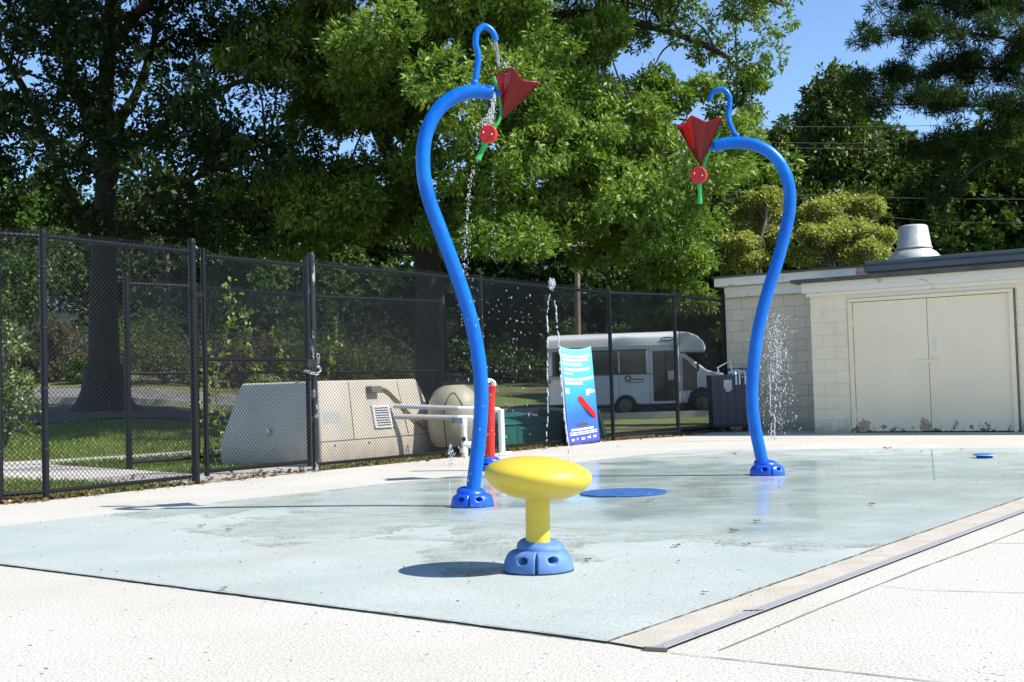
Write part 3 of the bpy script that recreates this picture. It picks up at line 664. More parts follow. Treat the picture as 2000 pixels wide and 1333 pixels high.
for j in range(nv):
    for i in range(ns): b.f.append((j * (ns + 1) + i, (j + 1) * (ns + 1) + i, (j + 1) * (ns + 1) + i + 1, j * (ns + 1) + i + 1))
o = obj('sheet', b, M_ban, t, smooth=True); s = o.modifiers.new('s', 'SOLIDIFY'); s.thickness = .003; s.offset = -1
def bq(b, s0, s1, v0, v1, e=.006, sl=0):
    n = max(1, int((s1 - s0) * 12)); o = len(b.v)
    for i in range(n + 1):
        s_ = lerp(s0, s1, i / n); b.v.append(tuple(bpt(s_, v0 + sl * s_, e))); b.v.append(tuple(bpt(s_, v1 + sl * s_, e)))
    for i in range(n): b.f.append((o + 2 * i, o + 2 * i + 1, o + 2 * i + 3, o + 2 * i + 2))
b = MB(); rb = random.Random(5)
for (s0, s1, v0, h) in [(.06, .93, .065, .028), (.06, .86, .105, .028), (.06, .66, .15, .028), (.06, .90, .205, .028), (.06, .34, .25, .02), (.06, .98, .305, .03), (.06, .62, .345, .03), (.70, .88, .43, .013), (.70, .97, .447, .013), (.70, 1.0, .465, .013), (.70, .82, .483, .013), (.12, .84, .83, .022), (.06, .94, .865, .011), (.06, .94, .885, .011)]:
    s = s0
    while s < s1 - .02:                                # illegible print: runs of word-long bars
        l = min(rb.uniform(.05, .20), s1 - s); bq(b, s, s + l, v0, v0 + h); s += l + .012
for (s0, s1, v0) in [(.10, .19, .93), (.27, .31, .925), (.42, .53, .93), (.62, .72, .925), (.80, .90, .925)]: bq(b, s0, s1, v0, v0 + .022)
for s0 in (.05, .10, .145): bq(b, s0, s0 + .03, .41, .47)
obj('print', b, M_print, t)
b = MB()            # rescue float drawn on the banner
def bpoly(b, pts, e=.007): b.add([tuple(bpt(s, v, e)) for s, v in pts], [tuple(reversed(range(len(pts))))])
bpoly(b, [(.44, .50), (.54, .49), (.95, .70), (.96, .745), (.90, .745), (.44, .55)])
obj('float_picture', b, M_red, t); b = MB(); bpoly(b, [(.62, .585), (.66, .58), (.88, .70), (.87, .72)], .009); obj('float_stripe', b, M_print, t)
b = MB(); bpoly(b, [(.5 + .18 * math.cos(a), .79 + .018 * math.sin(a)) for a in np.linspace(0, 6.28, 20)[:-1]]); obj('picture_base', b, mat('dull_brown', (.10, .07, .08), .6), t)
b = MB(); b.tube(curve([onf(1093, 675, .03), onf(1096, 720, .03), onf(1099, 760, .03), onf(1104, 820, .03), onf(1111, 872, .03)], 5), .009, 6); obj('tie_cord', b, M_rw, t)
b = MB(); b.tube(curve([onf(1172, 862, .03), onf(1180, 866, .02), onf(1190, 870, .02)], 4), .005, 6); obj('tie_cord', b, M_rw, t)

# ------------------------------------------------------------------ building
bl = thing('utility_building', A0, 'cream painted concrete block pool building with double doors and flat roofs', 'building')
bl.rotation_euler = (0, 0, -WA)
# local frame: x along wall, y into the building (-wn), z up
def W(u_, d, z): return Vector((u_, d, z))
def wl(x, y, dep=0):     # photo pixel -> wall-local (u, z) on the plane dep behind the wall face
    P = PL(x, y, A0 - wn * dep, wn) - A0; return P.dot(wu), P.z
def wbox(u0, u1, d0, d1, z0, z1): return MB().box(((u0 + u1) / 2, (d0 + d1) / 2, (z0 + z1) / 2), (abs(u1 - u0), abs(d1 - d0), abs(z1 - z0)))
D0, D1, DT = .70, 3.13, 2.14        # door opening
zt = 2.31
def lo(name, mb, m, par=bl, **k): return obj(name, mb, m, par, local=True, **k)
for a in ((0, D0 - .08, -.05, zt), (D1 + .08, 7.5, -.05, zt)): lo('front_wall', MB().box(((a[0] + a[1]) / 2, .1, (a[2] + a[3]) / 2), (a[1] - a[0], .2, a[3] - a[2])), M_block)
lo('lintel', wbox(D0 - .078, D1 + .078, .012, .2, DT + .06, zt), M_fascia)
lo('side_wall', wbox(0.001, .2, .2, 1.5, -.05, zt), M_block)
b = MB(); b.box((3.6, 1.6, zt / 2 - .03), (7.8 + .0, .2, zt + .06)); 
BD = 1.45
uL, _ = wl(1418, 700, BD); uR = 8.0
lo('recessed_wall', MB().box(((uL - .0 + uR) / 2, BD + .1, 1.25), (uR - uL, .2, 2.6)), M_block2)
lo('end_wall', MB().box((uL + .1, BD + 3.2, 1.25), (.2, 6, 2.6)), M_block2)
# fascias and roofs
lo('lower_fascia', wbox(-.10, 7.6, -.12, .02, 2.33, 2.50), M_fascia, bev=.006)
lo('fascia_return', wbox(-.10, -.06, .02, BD - .02, 2.33, 2.50), M_fascia)
lo('roof_flashing', wbox(-.24, 7.7, -.26, BD - .01, 2.502, 2.56), M_flash, bev=.008)
lo('soffit_trim', wbox(-.04, 7.6, -.06, -.002, 2.27, 2.328), M_fascia)
uA, zA = wl(1395, 545, BD - .3); uM, zM = wl(1690, 515, BD - .3)
lo('upper_fascia', wbox(uA, uM - .01, BD - .32, BD - .02, 2.66, zA), M_fascia, bev=.006)
lo('upper_trim', wbox(uA + .12, 8, BD - .14, BD - .002, 2.46, 2.655), M_fascia)
lo('upper_roof', wbox(uA - .03, 8, BD - .36, BD + 6.5, zA + .002, zA + .03), M_flash)
lo('parapet', wbox(uM, 8, BD - .34, BD - .05, 2.72, zM + .03), M_greyblue, bev=.006)
lo('downspout_stain', wbox(uM - .16, uM - .015, BD - .327, BD - .321, 2.67, zM - .02), M_rust)
# doors
fr = MB(); 
for a in ((D0 - .07, D0, 0, DT + .055), (D1, D1 + .07, 0, DT + .055), (D0 - .07, D1 + .07, DT + .0, DT + .055)):
    if a[2] == 0: fr.box(((a[0] + a[1]) / 2, .05, (DT) / 2 - .001), (a[1] - a[0], .13, DT - .002))
    else: fr.box(((a[0] + a[1]) / 2, .05, DT + .028), (a[1] - a[0], .13, .055))
lo('door_frame', fr, M_door, bev=.004)
mid = (D0 + D1) / 2 - .02
hg = []
for i, (a, c_) in enumerate(((D0 + .006, mid - .004), (mid + .004, D1 - .006))):
    d = lo('door', wbox(a, c_, .028, .075, .018, DT - .008), M_door, bev=.003); d['label'] = 'left door leaf with rust patches' if i == 0 else 'right door leaf with dark stains at the foot'
    for z in (.3, 1.05, 1.8):
        x = a - .004 if i == 0 else c_ + .004; obj('hinge', MB().lathe([(.012, -.055), (.012, .055)], (x, .018, z), 10), M_door, d, local=True, auto=40)
    if i == 0:
        for cx, rx, rz in ((a + .12, .13, .14), (c_ - .10, .10, .15)):
            rr_ = random.Random(int(cx * 100)); pts = [(cx + rx * math.cos(g) * rr_.uniform(.6, 1.05), .0268, max(.03, .11 + rz * math.sin(g) * rr_.uniform(.55, 1.05))) for g in np.linspace(0, 6.28, 22)[:-1]]
            b = MB(); b.add(pts, [tuple(range(len(pts)))]); obj('rust', b, M_rust, d, local=True)
    else:
        b = MB(); b.box((mid - .03, .018, 1.13), (.34, .018, .05)); b.box((mid + .1, .012, 1.14), (.05, .03, .075)); b.box((mid - .12, .012, 1.13), (.05, .02, .03)); obj('hasp', b, mat('hasp_paint', (.85, .78, .58), .4), d, local=True, bev=.003)
        obj('pull_plate', wbox(mid + .08, mid + .12, .02, .028, 1.28, 1.5), M_fascia, d, local=True)
lo('door_gap', wbox(mid - .0035, mid + .0035, .05, .07, .02, DT - .01), M_hole)
lo('interior_dark', wbox(D0, D1, .09, .12, 0, DT), M_hole)
lo('downpipe', MB().box((D1 + .095, -.012, 1.1), (.012, .02, 2.2)), M_flash)
# roof vent
vu, vz = wl(1786, 500, BD + 1.0); vc = A0 + wu * vu - wn * (BD + 1.0); vc.z = zA + .03
t = thing('roof_vent', vc, 'domed aluminium exhaust fan standing on the flat roof', 'roof vent')
obj('curb', MB().lathe([(.40, 0), (.38, .10)], vc, 28), M_flash, t, auto=40)
obj('skirt', MB().lathe([(.30, .08), (.455, .085), (.47, .11), (.46, .17), (.38, .27), (.31, .31), (.30, .33)], vc, 48), M_alu, t, smooth=True)
obj('hood', MB().lathe([(.315, .335), (.32, .35), (.30, .37), (.25, .72), (.235, .75), (.19, .765), (0, .77)], vc, 48), M_alu, t, auto=50)

# ------------------------------------------------------------------ rolling bin and things on it
B = G(1425, 843); bn = thing('rolling_bin', B, 'tall dark navy plastic rolling bin against the block wall', 'bin'); bn.rotation_euler = (0, 0, R_(-12))
def bo(name, mb, m, **k): return obj(name, mb, m, bn, local=True, **k)
bw, bd_, bh = .74, .62, 1.02
b = MB()
pr = [(-bw / 2, -bd_ / 2), (bw / 2, -bd_ / 2), (bw / 2, bd_ / 2), (-bw / 2, bd_ / 2)]
b.add([(x * .94, y * .94, .12) for x, y in pr] + [(x, y, bh) for x, y in pr] + [(x * .93, y * .92, bh) for x, y in pr] + [(x * .9, y * .88, .3) for x, y in pr],
      [(3, 2, 1, 0)] + [(i, (i + 1) % 4, (i + 1) % 4 + 4, i + 4) for i in range(4)] + [(i + 4, (i + 1) % 4 + 4, (i + 1) % 4 + 8, i + 8) for i in range(4)] + [(i + 8, (i + 1) % 4 + 8, (i + 1) % 4 + 12, i + 12) for i in range(4)] + [(12, 13, 14, 15)])
bo('body', b, M_bin, bev=.012)
b = MB()
for x in (-.26, -.13, .0, .13, .26): b.box((x, -bd_ / 2 + .004, .56), (.02, .02, .8))
bo('rib', b, M_bin, bev=.004)
bo('deck_plate', MB().box((0, 0, .105), (.76, .64, .03)), M_black)
for x in (-.28, .28):
    for y in (-.22, .22): bo('caster', MB().lathe([(.05, -.015), (.05, .015)], (x, y, .05), 18, axis=(0, 1, 0)).box((x, y, .085), (.05, .05, .02)), M_rub, auto=40)
b = MB(); b.add([(-.06, -.322, .93), (.08, -.322, .93), (.08, -.322, .76), (.04, -.32, .72), (-.02, -.32, .72), (-.06, -.322, .80)], [tuple(reversed(range(6)))]); bo('label', b, M_lidg)
Bm = Matrix.Rotation(R_(-12), 3, 'Z')
c0 = B + Bm @ Vector((.10, 0, 0)); t = thing('pool_cleaner', c0 + Vector((0, 0, .95)), 'white pool cleaning gear with raised square handle lying on the navy bin', 'pool cleaner')
q = lambda x, y, z: B + Bm @ Vector((x, y, z))
obj('handle', MB().tube([q(-.14, -.1, 1.0), q(-.17, -.1, 1.15), q(.05, -.1, 1.27), q(.10, -.1, 1.02)], .016, 8), M_rw, t, auto=40)
b = MB(); b.tube([q(.02, -.12, 1.05), q(.16, -.12, 1.09), q(.33, -.1, 1.05)], .028, 10)
for x in (.14, .20, .30): b.tube([q(x, -.16, 1.10), q(x + .02, -.33, .99), q(x + .02, -.335, .84)], .017, 8)
b.box(q(.22, 0, 1.03), (.34, .34, .07)); obj('frame', b, M_rw, t, auto=40)
obj('brush', MB().lathe([(.05, -.2), (.05, .2)], q(.2, .1, 1.09), 16, axis=(1, 0, 0)), M_greyblue, t, auto=40)

# ------------------------------------------------------------------ pump yard: housing, tank, pipes, teal box
C0 = G(640, 912) + Vector((-.1, .15, 0)); dF = Vector((.555, .832, 0)).normalized(); nF = Vector((-.832, .555, 0)).normalized()
t = thing('pump_housing', C0, 'large tan fibreglass pump housing with sloping sides behind the fence', 'pump housing')
def hp(a, c_, z): return C0 + dF * a + nF * c_ + Vector((0, 0, z))
Lh, Wh, Hh = 2.45, 1.78, 1.05
b = MB(); V = [hp(0, 0, -.03), hp(Lh, 0, -.03), hp(Lh, Wh, -.03), hp(0, Wh, -.03), hp(.0, .0, .30), hp(Lh, .0, .26), hp(Lh, Wh, .26), hp(0, Wh, .30), hp(.14, .16, Hh), hp(Lh - .32, .16, Hh + .01), hp(Lh - .32, Wh - .2, Hh), hp(.14, Wh - .26, Hh - .0)]
b.add(V, [(3, 2, 1, 0), (0, 1, 5, 4), (1, 2, 6, 5), (2, 3, 7, 6), (3, 0, 4, 7), (4, 5, 9, 8), (5, 6, 10, 9), (6, 7, 11, 10), (7, 4, 8, 11), (8, 9, 10, 11)])
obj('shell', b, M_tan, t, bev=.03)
b = MB()
nface = Vector((.832, -.555, 0))
def hf(a, z, e=0): return hp(a, .16 * max(0, (z - .3)) / (Hh - .3), z) + nface * e
def slab(b, a0, a1, z0, z1, e0, e1):
    P = [hf(a0, z0, e0), hf(a1, z0, e0), hf(a1, z1, e0), hf(a0, z1, e0)]; b.prism(P, nface * (e1 - e0))
slab(b, 1.05, 1.40, .42, .72, .0, .025); obj('vent_frame', b, M_rw, t)
b = MB()
for i in range(8): slab(b, 1.09, 1.36, .45 + i * .032, .462 + i * .032, .027, .030)
obj('vent_slot', b, M_hole, t)
b = MB(); slab(b, .0, Lh, .292, .300, .001, .004); b.tube([hf(.62, .31, .004), hf(.70, Hh - .02, .004)], .004, 5); b.tube([hf(1.72, .31, .004), hf(1.68, Hh - .02, .004)], .004, 5); obj('seam', b, mat('seam_dark', (.12, .10, .07), .9), t)  # dark joint lines on the shell
for a_ in (.25, .9, 1.55, 2.15):
    b = MB(); b.lathe([(.018, 0), (.018, .006), (0, .009)], hf(a_, .24, .0), 10, axis=nface); obj('screw', b, M_bolt, t)
b = MB(); P4 = [hf(.12, .52, .002), hf(.42, .52, .002), hf(.42, .66, .002), hf(.12, .66, .002)]; b.prism(P4, nface * .004); obj('sticker', b, M_lidg, t)
b = MB(); slab(b, 1.02, 1.24, .88, .97, .0, .10); obj('floodlight', b, mat('light_grey_dark', (.16, .15, .13), .5), t, bev=.01)
b = MB(); b.tube(curve([hf(1.24, .93, .03), hf(1.42, .90, .03), hf(1.75, .62, .03), hf(2.0, .40, .03), hf(2.1, .38, .03)], 5), .018, 8); obj('conduit', b, mat('bronze_strap', (.25, .18, .08), .5), t, auto=40)
for a_, z_ in ((.85, .26), (.95, .24)): pass
b = MB(); b.lathe([(.05, 0), (.04, .03), (0, .035)], hp(-.005, .9, .42), 16, axis=-dF); obj('latch_knob', b, M_tan, t, auto=40)
Tk = G(888, 893) + Vector((0, .55, 0)); t = thing('filter_tank', Tk, 'round domed cream sand filter tank beside the pump housing', 'tank')
obj('vessel', MB().lathe([(.24, .0), (.28, .10), (.36, .22), (.39, .40), (.39, .58), (.36, .74), (.28, .88), (.17, .955), (.08, .98)], Tk, 40), M_tank, t, smooth=True)
obj('top_valve', MB().lathe([(.16, .95), (.17, 1.0), (.10, 1.01), (.09, 1.07), (.12, 1.08), (.12, 1.11), (0, 1.12)], Tk, 24), M_black, t, auto=40)
obj('skirt', MB().lathe([(.30, -.03), (.30, .12)], Tk, 24), M_black, t)
obj('cable', MB().tube(curve([Tk + Vector((-.1, -.45, .05)), Tk + Vector((-.13, -.5, .6)), Tk + Vector((.0, -.5, .85)), Tk + Vector((.16, -.5, .6))], 6), .008, 6), M_black, t)
YP = Tk.y - .62; at = lambda x, y, d=0: AT(x, y, YP + d)
t = thing('pipework', at(905, 893), 'white plastic pipework running from the pump housing past the tank', 'pipes')
A_ = hf(1.45, .70, .06)
for k, (zz, xx) in enumerate(((798, 772), (816, 778))):
    obj('pipe', MB().tube([A_ + Vector((0, 0, -.0 - .14 * k)), at(925, zz + 1)], .032 + .006 * k, 14), M_pvc, t, auto=40)
for x0, y0, y1 in ((905, 820, 892), (978, 800, 890)): obj('riser', MB().tube([at(x0, y0), at(x0 + 3, y1)], .042, 14), M_pvc, t, auto=40)
obj('pipe', MB().tube(curve([at(925, 799), at(960, 800), at(975, 802), at(979, 812)], 4), .034, 12), M_pvc, t, auto=40)
obj('pipe', MB().tube([at(905, 868), at(925, 870)], .045, 12), M_pvc, t, auto=40)
obj('elbow', MB().lathe([(.055, -.05), (.055, .05)], at(905, 826), 14).lathe([(.06, -.03), (.06, .03)], at(906, 880), 14), M_pvc, t, auto=40)
obj('foot_flange', MB().tube([at(976, 889), at(1000, 889)], .05, 12), M_pvc, t, auto=40)
obj('valve', MB().lathe([(.03, -.03), (.03, .05)], at(906, 858, -.05), 10, axis=(0, -1, 0)), M_black, t)
obj('number_plate', MB().box(at(893, 822, -.06), (.13, .01, .07)), M_greyblue, t)
TB = G(1000, 878) + Vector((0, .9, 0)); t = thing('storage_chest', TB, 'teal plastic storage chest with a sloping lid behind the fence', 'chest'); t.rotation_euler = (0, 0, R_(48))
b = MB(); b.add([(-.5, -.3, 0), (.5, -.3, 0), (.5, .3, 0), (-.5, .3, 0), (-.52, -.32, .34), (.52, -.32, .34), (.52, .32, .34), (-.52, .32, .34)], [(3, 2, 1, 0), (0, 1, 5, 4), (1, 2, 6, 5), (2, 3, 7, 6), (3, 0, 4, 7), (4, 5, 6, 7)]); obj('body', b, M_teal, t, local=True, bev=.02)
b = MB(); b.add([(-.55, -.35, .345), (.55, -.35, .345), (.55, .35, .345), (-.55, .35, .345), (-.5, -.28, .41), (.5, -.28, .41), (.45, .25, .52), (-.45, .25, .52)], [(3, 2, 1, 0), (0, 1, 5, 4), (1, 2, 6, 5), (2, 3, 7, 6), (3, 0, 4, 7), (4, 5, 6, 7)]); obj('lid', b, M_teal, t, local=True, bev=.015)
TC = TB + Vector((.95, 1.0, 0)); t = thing('shade_box', TC, 'added low dark box for the shaded area right of the teal chest', 'shade box'); t.rotation_euler = (0, 0, R_(48))  # added box, stands in for the darker shaded region beside the chest
b = MB(); b.add([(-.5, -.4, 0), (.5, -.4, 0), (.5, .4, 0), (-.5, .4, 0), (-.42, -.3, .5), (.42, -.3, .5), (.42, .3, .56), (-.42, .3, .56)], [(3, 2, 1, 0), (0, 1, 5, 4), (1, 2, 6, 5), (2, 3, 7, 6), (3, 0, 4, 7), (4, 5, 6, 7)]); obj('shell', b, M_dteal, t, local=True, bev=.02)
obj('strap', MB().box((0, 0, .3), (.06, .86, .60)), M_black, t, local=True)

# ------------------------------------------------------------------ shuttle bus
bb = AT(1080, 812, 42.0); bb.z = -.12; bus = thing('shuttle_bus', bb, 'white cutaway shuttle bus parked on the road behind the fence', 'bus'); bus.rotation_euler = (0, 0, R_(-9))
def us(name, mb, m, par=bus, **k): return obj(name, mb, m, par, local=True, **k)
b = MB(); prof = [(-1.1, .35), (-1.1, 2.35), (-1.04, 2.62), (-.85, 2.76), (0, 2.82), (.85, 2.76), (1.04, 2.62), (1.1, 2.35), (1.1, .35)]
b.prism([(0, y, z) for y, z in prof], (4.45, 0, 0)); us('body', b, M_busw, bev=.05)
b = MB(); b.prism([(4.452, -1.06, z) for z in (0,)] and [(x, -1.02, z) for x, z in ((4.452, 2.06), (4.452, 2.76), (4.75, 2.74), (5.05, 2.62), (5.25, 2.42), (5.34, 2.18), (5.30, 2.06))], (0, 2.04, 0)); us('cab_roof_cap', b, M_busw, bev=.10)
b = MB(); b.prism([(x, -.96, z) for x, z in ((4.452, .35), (4.452, 2.058), (4.62, 2.03), (5.36, 1.44), (6.05, 1.28), (6.30, 1.05), (6.33, .5), (6.2, .38))], (0, 1.92, 0)); us('cab', b, M_busw, bev=.06)
for a_, c_ in ((.18, .95), (1.0, 1.48), (1.54, 2.40), (2.45, 3.34)): us('window', wbox(a_, c_, -1.108, -1.09, 1.43, 2.17), M_glass)
us('rear_window', MB().box((-.004, 0, 1.75), (.02, 1.3, .6)), M_glass)
dd = us('door', wbox(3.56, 4.40, -1.112, -1.09, .45, 2.14), M_glass)
obj('door_frame', wbox(3.97, 4.0, -1.12, -1.11, .45, 2.14), M_black, dd, local=True); obj('notice', wbox(4.05, 4.25, -1.12, -1.113, 1.15, 1.45), M_lidg, dd, local=True)
b = MB(); b.prism([(x, -.975, z) for x, z in ((4.52, .78), (5.0, .78), (5.02, 1.45), (4.78, 1.72), (4.56, 1.90))], (0, .012, 0)); us('cab_window', b, M_glass)
b = MB(); b.add([(4.70, -.86, 1.975), (5.33, -.86, 1.475), (5.33, .86, 1.475), (4.70, .86, 1.975)], [(0, 1, 2, 3)]); b.v = [(x + .012, y, z + .02) for x, y, z in b.v]; us('windscreen', b, M_glass)
us('skirt', wbox(.2, 6.1, -1.02, 1.02, .26, .348), M_black); us('drip_rail', wbox(.02, 4.44, -1.125, -1.101, 2.32, 2.35), M_busw)
us('side_stripe', wbox(.02, 3.5, -1.115, -1.101, 1.36, 1.385), M_ink)
us('marker_emblem', MB().tube([(4.05 + .20 * math.cos(a), -1.09, 2.52 + .055 * math.sin(a)) for a in np.linspace(0, 6.28, 17)[:-1]], .018, 6, closed=True), M_ink)
us('emblem', MB().tube([(2.72 + .10 * math.cos(a), -1.112, 1.24 + .08 * math.sin(a)) for a in np.linspace(0, 6.28, 17)[:-1]], .025, 6, closed=True), M_brown)
b = MB()
for i, (x, l) in enumerate(((2.88, .05), (2.95, .08), (3.05, .10), (3.17, .07))): b.box((x + l / 2, -1.106, 1.20), (l, .012, .055))
b.box((2.95, -1.106, 1.10), (.62, .012, .03)); us('small_lettering', b, M_ink)
for x, y in ((2.62, -.93), (5.15, -.90), (2.62, .93), (5.15, .90)):
    us('wheel_arch', MB().lathe([(.46, -.03), (.46, .03)], (x, y * 1.02 + (-.12 if y < 0 and x < 3 else (-.03 if y < 0 else 0)), .42), 28, axis=(0, 1, 0)), M_black)
    wh = us('wheel', MB().lathe([(.30, -.11), (.36, -.09), (.37, 0), (.36, .09), (.30, .11)], (x, y - (.14 if y < 0 else -.14), .33), 32, axis=(0, 1, 0)), M_rub, auto=40)
    obj('rim', MB().lathe([(.22, -.02), (.20, .01), (.08, .02), (.06, .05), (0, .055)], (x, y - (.27 if y < 0 else -.27), .33), 24, axis=(0, -1 if y < 0 else 1, 0)), M_rim, wh, local=True, auto=40)
us('panel_seam', MB().box((3.45, -1.103, 1.3), (.012, .012, 1.9)).box((2.42, -1.103, .9), (.010, .010, .9)).box((1.2, -1.103, .9), (.010, .010, .9)), M_ink); us('seat_row', MB().box((1.2, -.9, 1.62), (.3, .3, .5)).box((2.0, -.9, 1.62), (.3, .3, .5)).box((2.85, -.9, 1.62), (.3, .3, .5)), M_greyblue); us('side_lamp', MB().box((.08, -1.11, 1.2), (.05, .02, .12)).box((4.2, -1.11, 2.25), (.08, .02, .04)), M_red)
us('window_frame', MB().box((1.76, -1.111, 2.19), (3.2, .012, .035)).box((1.76, -1.111, 1.41), (3.2, .012, .035)), M_black)
us('wing_mirror', MB().box((5.05, -1.14, 1.55), (.08, .16, .28)).box((5.05, -1.02, 1.5), (.03, .14, .03)), M_black, bev=.01)
us('headlight', MB().box((6.29, -.75, .95), (.08, .28, .16)), M_rw, bev=.02); us('bumper', MB().box((6.38, 0, .52), (.16, 1.9, .22)), M_black, bev=.03)
us('front_flap', wbox(6.0, 6.1, -1.0, -.97, .8, 1.0), M_ink)

# ------------------------------------------------------------------ utility pole and lines
P = AT(1130, 790, 56); zt_ = AT(1127, 466, 56).z; base = Vector((P.x, P.y, terr(P.x, P.y)))
t = thing('utility_pole', base, 'weathered wooden utility pole standing behind the shuttle bus', 'utility pole')
top = AT(1127, 466, 56); obj('pole', MB().tube([base + Vector((0, 0, -.3)), top], [.15, .115], 14), M_wood, t, auto=40)
obj('pole_top_bracket', MB().box(top + Vector((0, -.1, -.35)), (.5, .08, .08)).lathe([(.04, 0), (.05, .08), (.02, .12)], top + Vector((.22, -.1, -.31)), 10), M_galv, t)
for (a, c_, lab, r) in [(((1150, 469), 56), ((1425, 494), 50), 'power line sagging right from the utility pole to the yellow-green trees', .012), (((1445, 246), 42), ((2060, 236), 38), 'topmost power line crossing the sky and pine on the right', .009),
                        (((1450, 277), 42), ((2060, 270), 38), 'second power line from the top, just under the right pole arch', .009), (((1455, 287), 42), ((2060, 281), 38), 'third power line from the top, close below the second one', .009),
                        (((1380, 371), 42), ((2060, 389), 38), 'fourth power line, crossing the dark trees above the yellow-green ones', .009), (((1730, 424), 40), ((2060, 434), 38), 'lowest power line, just above the roof vent', .008)]:
    p, q_ = AT(*a[0], a[1]), AT(*c_[0], c_[1]); pts = [p.lerp(q_, s) + Vector((0, 0, -.35 * 4 * s * (1 - s) * .3)) for s in np.linspace(0, 1, 14)]
    own('power_line', MB().tube(pts, r, 5), M_wirep, p, lab, 'power line', 'power lines behind the building')
# far house
P = AT(140, 640, 88); base = Vector((P.x - 3.6, P.y, terr(P.x, P.y))); t = thing('house', base, 'small distant white house with a grey roof, left of the left oak trunk', 'house')
zr = AT(140, 612, 88).z - base.z
obj('wall', MB().box((3.2, 0, zr / 2), (6.4, 5, zr)), M_rw, t, local=True); obj('roof', MB().prism([(-.3, -2.9, zr), (-.3, 2.9, zr), (-.3, 0, zr + 1.3)], (7, 0, 0)), M_roofw, t, local=True)
w_ = obj('window', MB().box((5.0, -2.52, zr - 1.2), (1, .05, 1)), M_glass, t, local=True)

# ------------------------------------------------------------------ foliage
def rot_basis(D, rng):
    R0_ = rng.normal(size=D.shape); S = np.cross(D, R0_); S /= np.linalg.norm(S, axis=1)[:, None] + 1e-9; return S
def leaves(name, P, D, L, Wd, m, parent, rng, flatb=.6, fold=.12, off=None):
    """one quad per leaf: base, right, tip, left; leaf plane leans towards horizontal"""
    n = len(P); D = D / (np.linalg.norm(D, axis=1)[:, None] + 1e-9)
    up = np.tile(np.array([[.25, -.15, 1.0]]), (n, 1)) * flatb + rng.normal(size=(n, 3)) * .75
    S = np.cross(D, up); S /= np.linalg.norm(S, axis=1)[:, None] + 1e-9; Nn = np.cross(S, D)
    L = L * rng.uniform(.65, 1.25, (n, 1)); Wd = Wd * rng.uniform(.7, 1.2, (n, 1))
    V = np.empty((n, 4, 3)); V[:, 0] = P; V[:, 1] = P + D * L * .55 + S * Wd / 2 + Nn * fold * Wd; V[:, 2] = P + D * L - Nn * L * .08; V[:, 3] = P + D * L * .55 - S * Wd / 2 + Nn * fold * Wd
    V = V.reshape(-1, 3)
    if off is not None: V = V - np.array(off)
    me = bpy.data.meshes.new(name); me.vertices.add(4 * n); me.vertices.foreach_set('co', V.ravel().astype(np.float32))
    me.loops.add(4 * n); me.loops.foreach_set('vertex_index', np.arange(4 * n, dtype=np.int32))
    me.polygons.add(n); me.polygons.foreach_set('loop_start', np.arange(0, 4 * n, 4, dtype=np.int32)); 
    me.update(calc_edges=True)
    return link(name, me, m, parent)
def tufts(C, rad, n_t, k, rng, flat=.7, droop=.15, shell=.6):
    """C: clump centres (N,3), rad: clump radii (N,) -> leaf bases and directions, k leaves per tuft"""
    N_ = len(C); idx = np.repeat(np.arange(N_), n_t); d = rng.normal(size=(len(idx), 3)); d /= np.linalg.norm(d, axis=1)[:, None]
    rr = rng.random(len(idx)) ** (1 / 3.0) * (1 - shell) + shell * rng.uniform(.75, 1.08, len(idx)); d2 = d.copy(); d2[:, 2] *= flat
    T = C[idx] + d2 * (rad[idx] * rr)[:, None]; T[:, 2] -= droop * rad[idx] * (d[:, 0] ** 2 + d[:, 1] ** 2)
    P = np.repeat(T, k, axis=0); out = np.repeat(d, k, axis=0)
    D = rng.normal(size=P.shape) * .8 + out * .6; D[:, 2] -= .1
    P = P + rng.normal(size=P.shape) * .055
    return P, D
def inpoly(x, y, poly):
    c = np.zeros(len(x), bool); n = len(poly)
    for i in range(n):
        (x0, y0), (x1, y1) = poly[i], poly[(i + 1) % n]
        k = ((y0 > y) != (y1 > y)); c ^= k & (x < (x1 - x0) * (y - y0) / ((y1 - y0) or 1e-9) + x0)
    return c
def crown_pts(poly, Y0, Y1, n, rng):
    xs_ = [p[0] for p in poly]; ys_ = [p[1] for p in poly]; out = []
    while len(out) < n:
        x = rng.uniform(min(xs_), max(xs_), 500); y = rng.uniform(min(ys_), max(ys_), 500); k = inpoly(x, y, poly)
        for a_, b_ in zip(x[k], y[k]):
            out.append(tuple(AT(a_, b_, rng.uniform(Y0, Y1))))
            if len(out) >= n: break
    return np.array(out)
def limb(b, pts, r0, r1, seg=10, n=5):
    P = curve(pts, n); L = len(P); b.tube(P, [lerp(r0, r1, (i / (L - 1)) ** .8) for i in range(L)], seg, cap=True); return P
def twigs(b, srcs, targets, rng, r=.035, seg=5):
    S = np.array([tuple(p) for p in srcs])
    for T in targets:
        d = np.linalg.norm(S - T, axis=1) + .5 * np.maximum(0, S[:, 2] - T[2] + .3); s = S[rng.choice(np.argsort(d)[:7])]; a, c_ = Vector(s), Vector(T)
        L = (c_ - a).length
        if L > 3.2: a = c_ + (a - c_) * (1.2 / L); L = 1.2
        m1 = a.lerp(c_, .35) + Vector(rng.normal(size=3) * L * .07) + Vector((0, 0, L * .08)); m2 = a.lerp(c_, .7) + Vector(rng.normal(size=3) * L * .06) + Vector((0, 0, L * .06))
        rr = r * (.5 + min(1.6, L * .3)); b.tube(curve([a, m1, m2, c_], 3), [rr * (1 - .09 * i) for i in range(10)], seg, cap=False)
def trunk_base(c, z): return Vector((c.x, c.y, terr(c.x, c.y)))

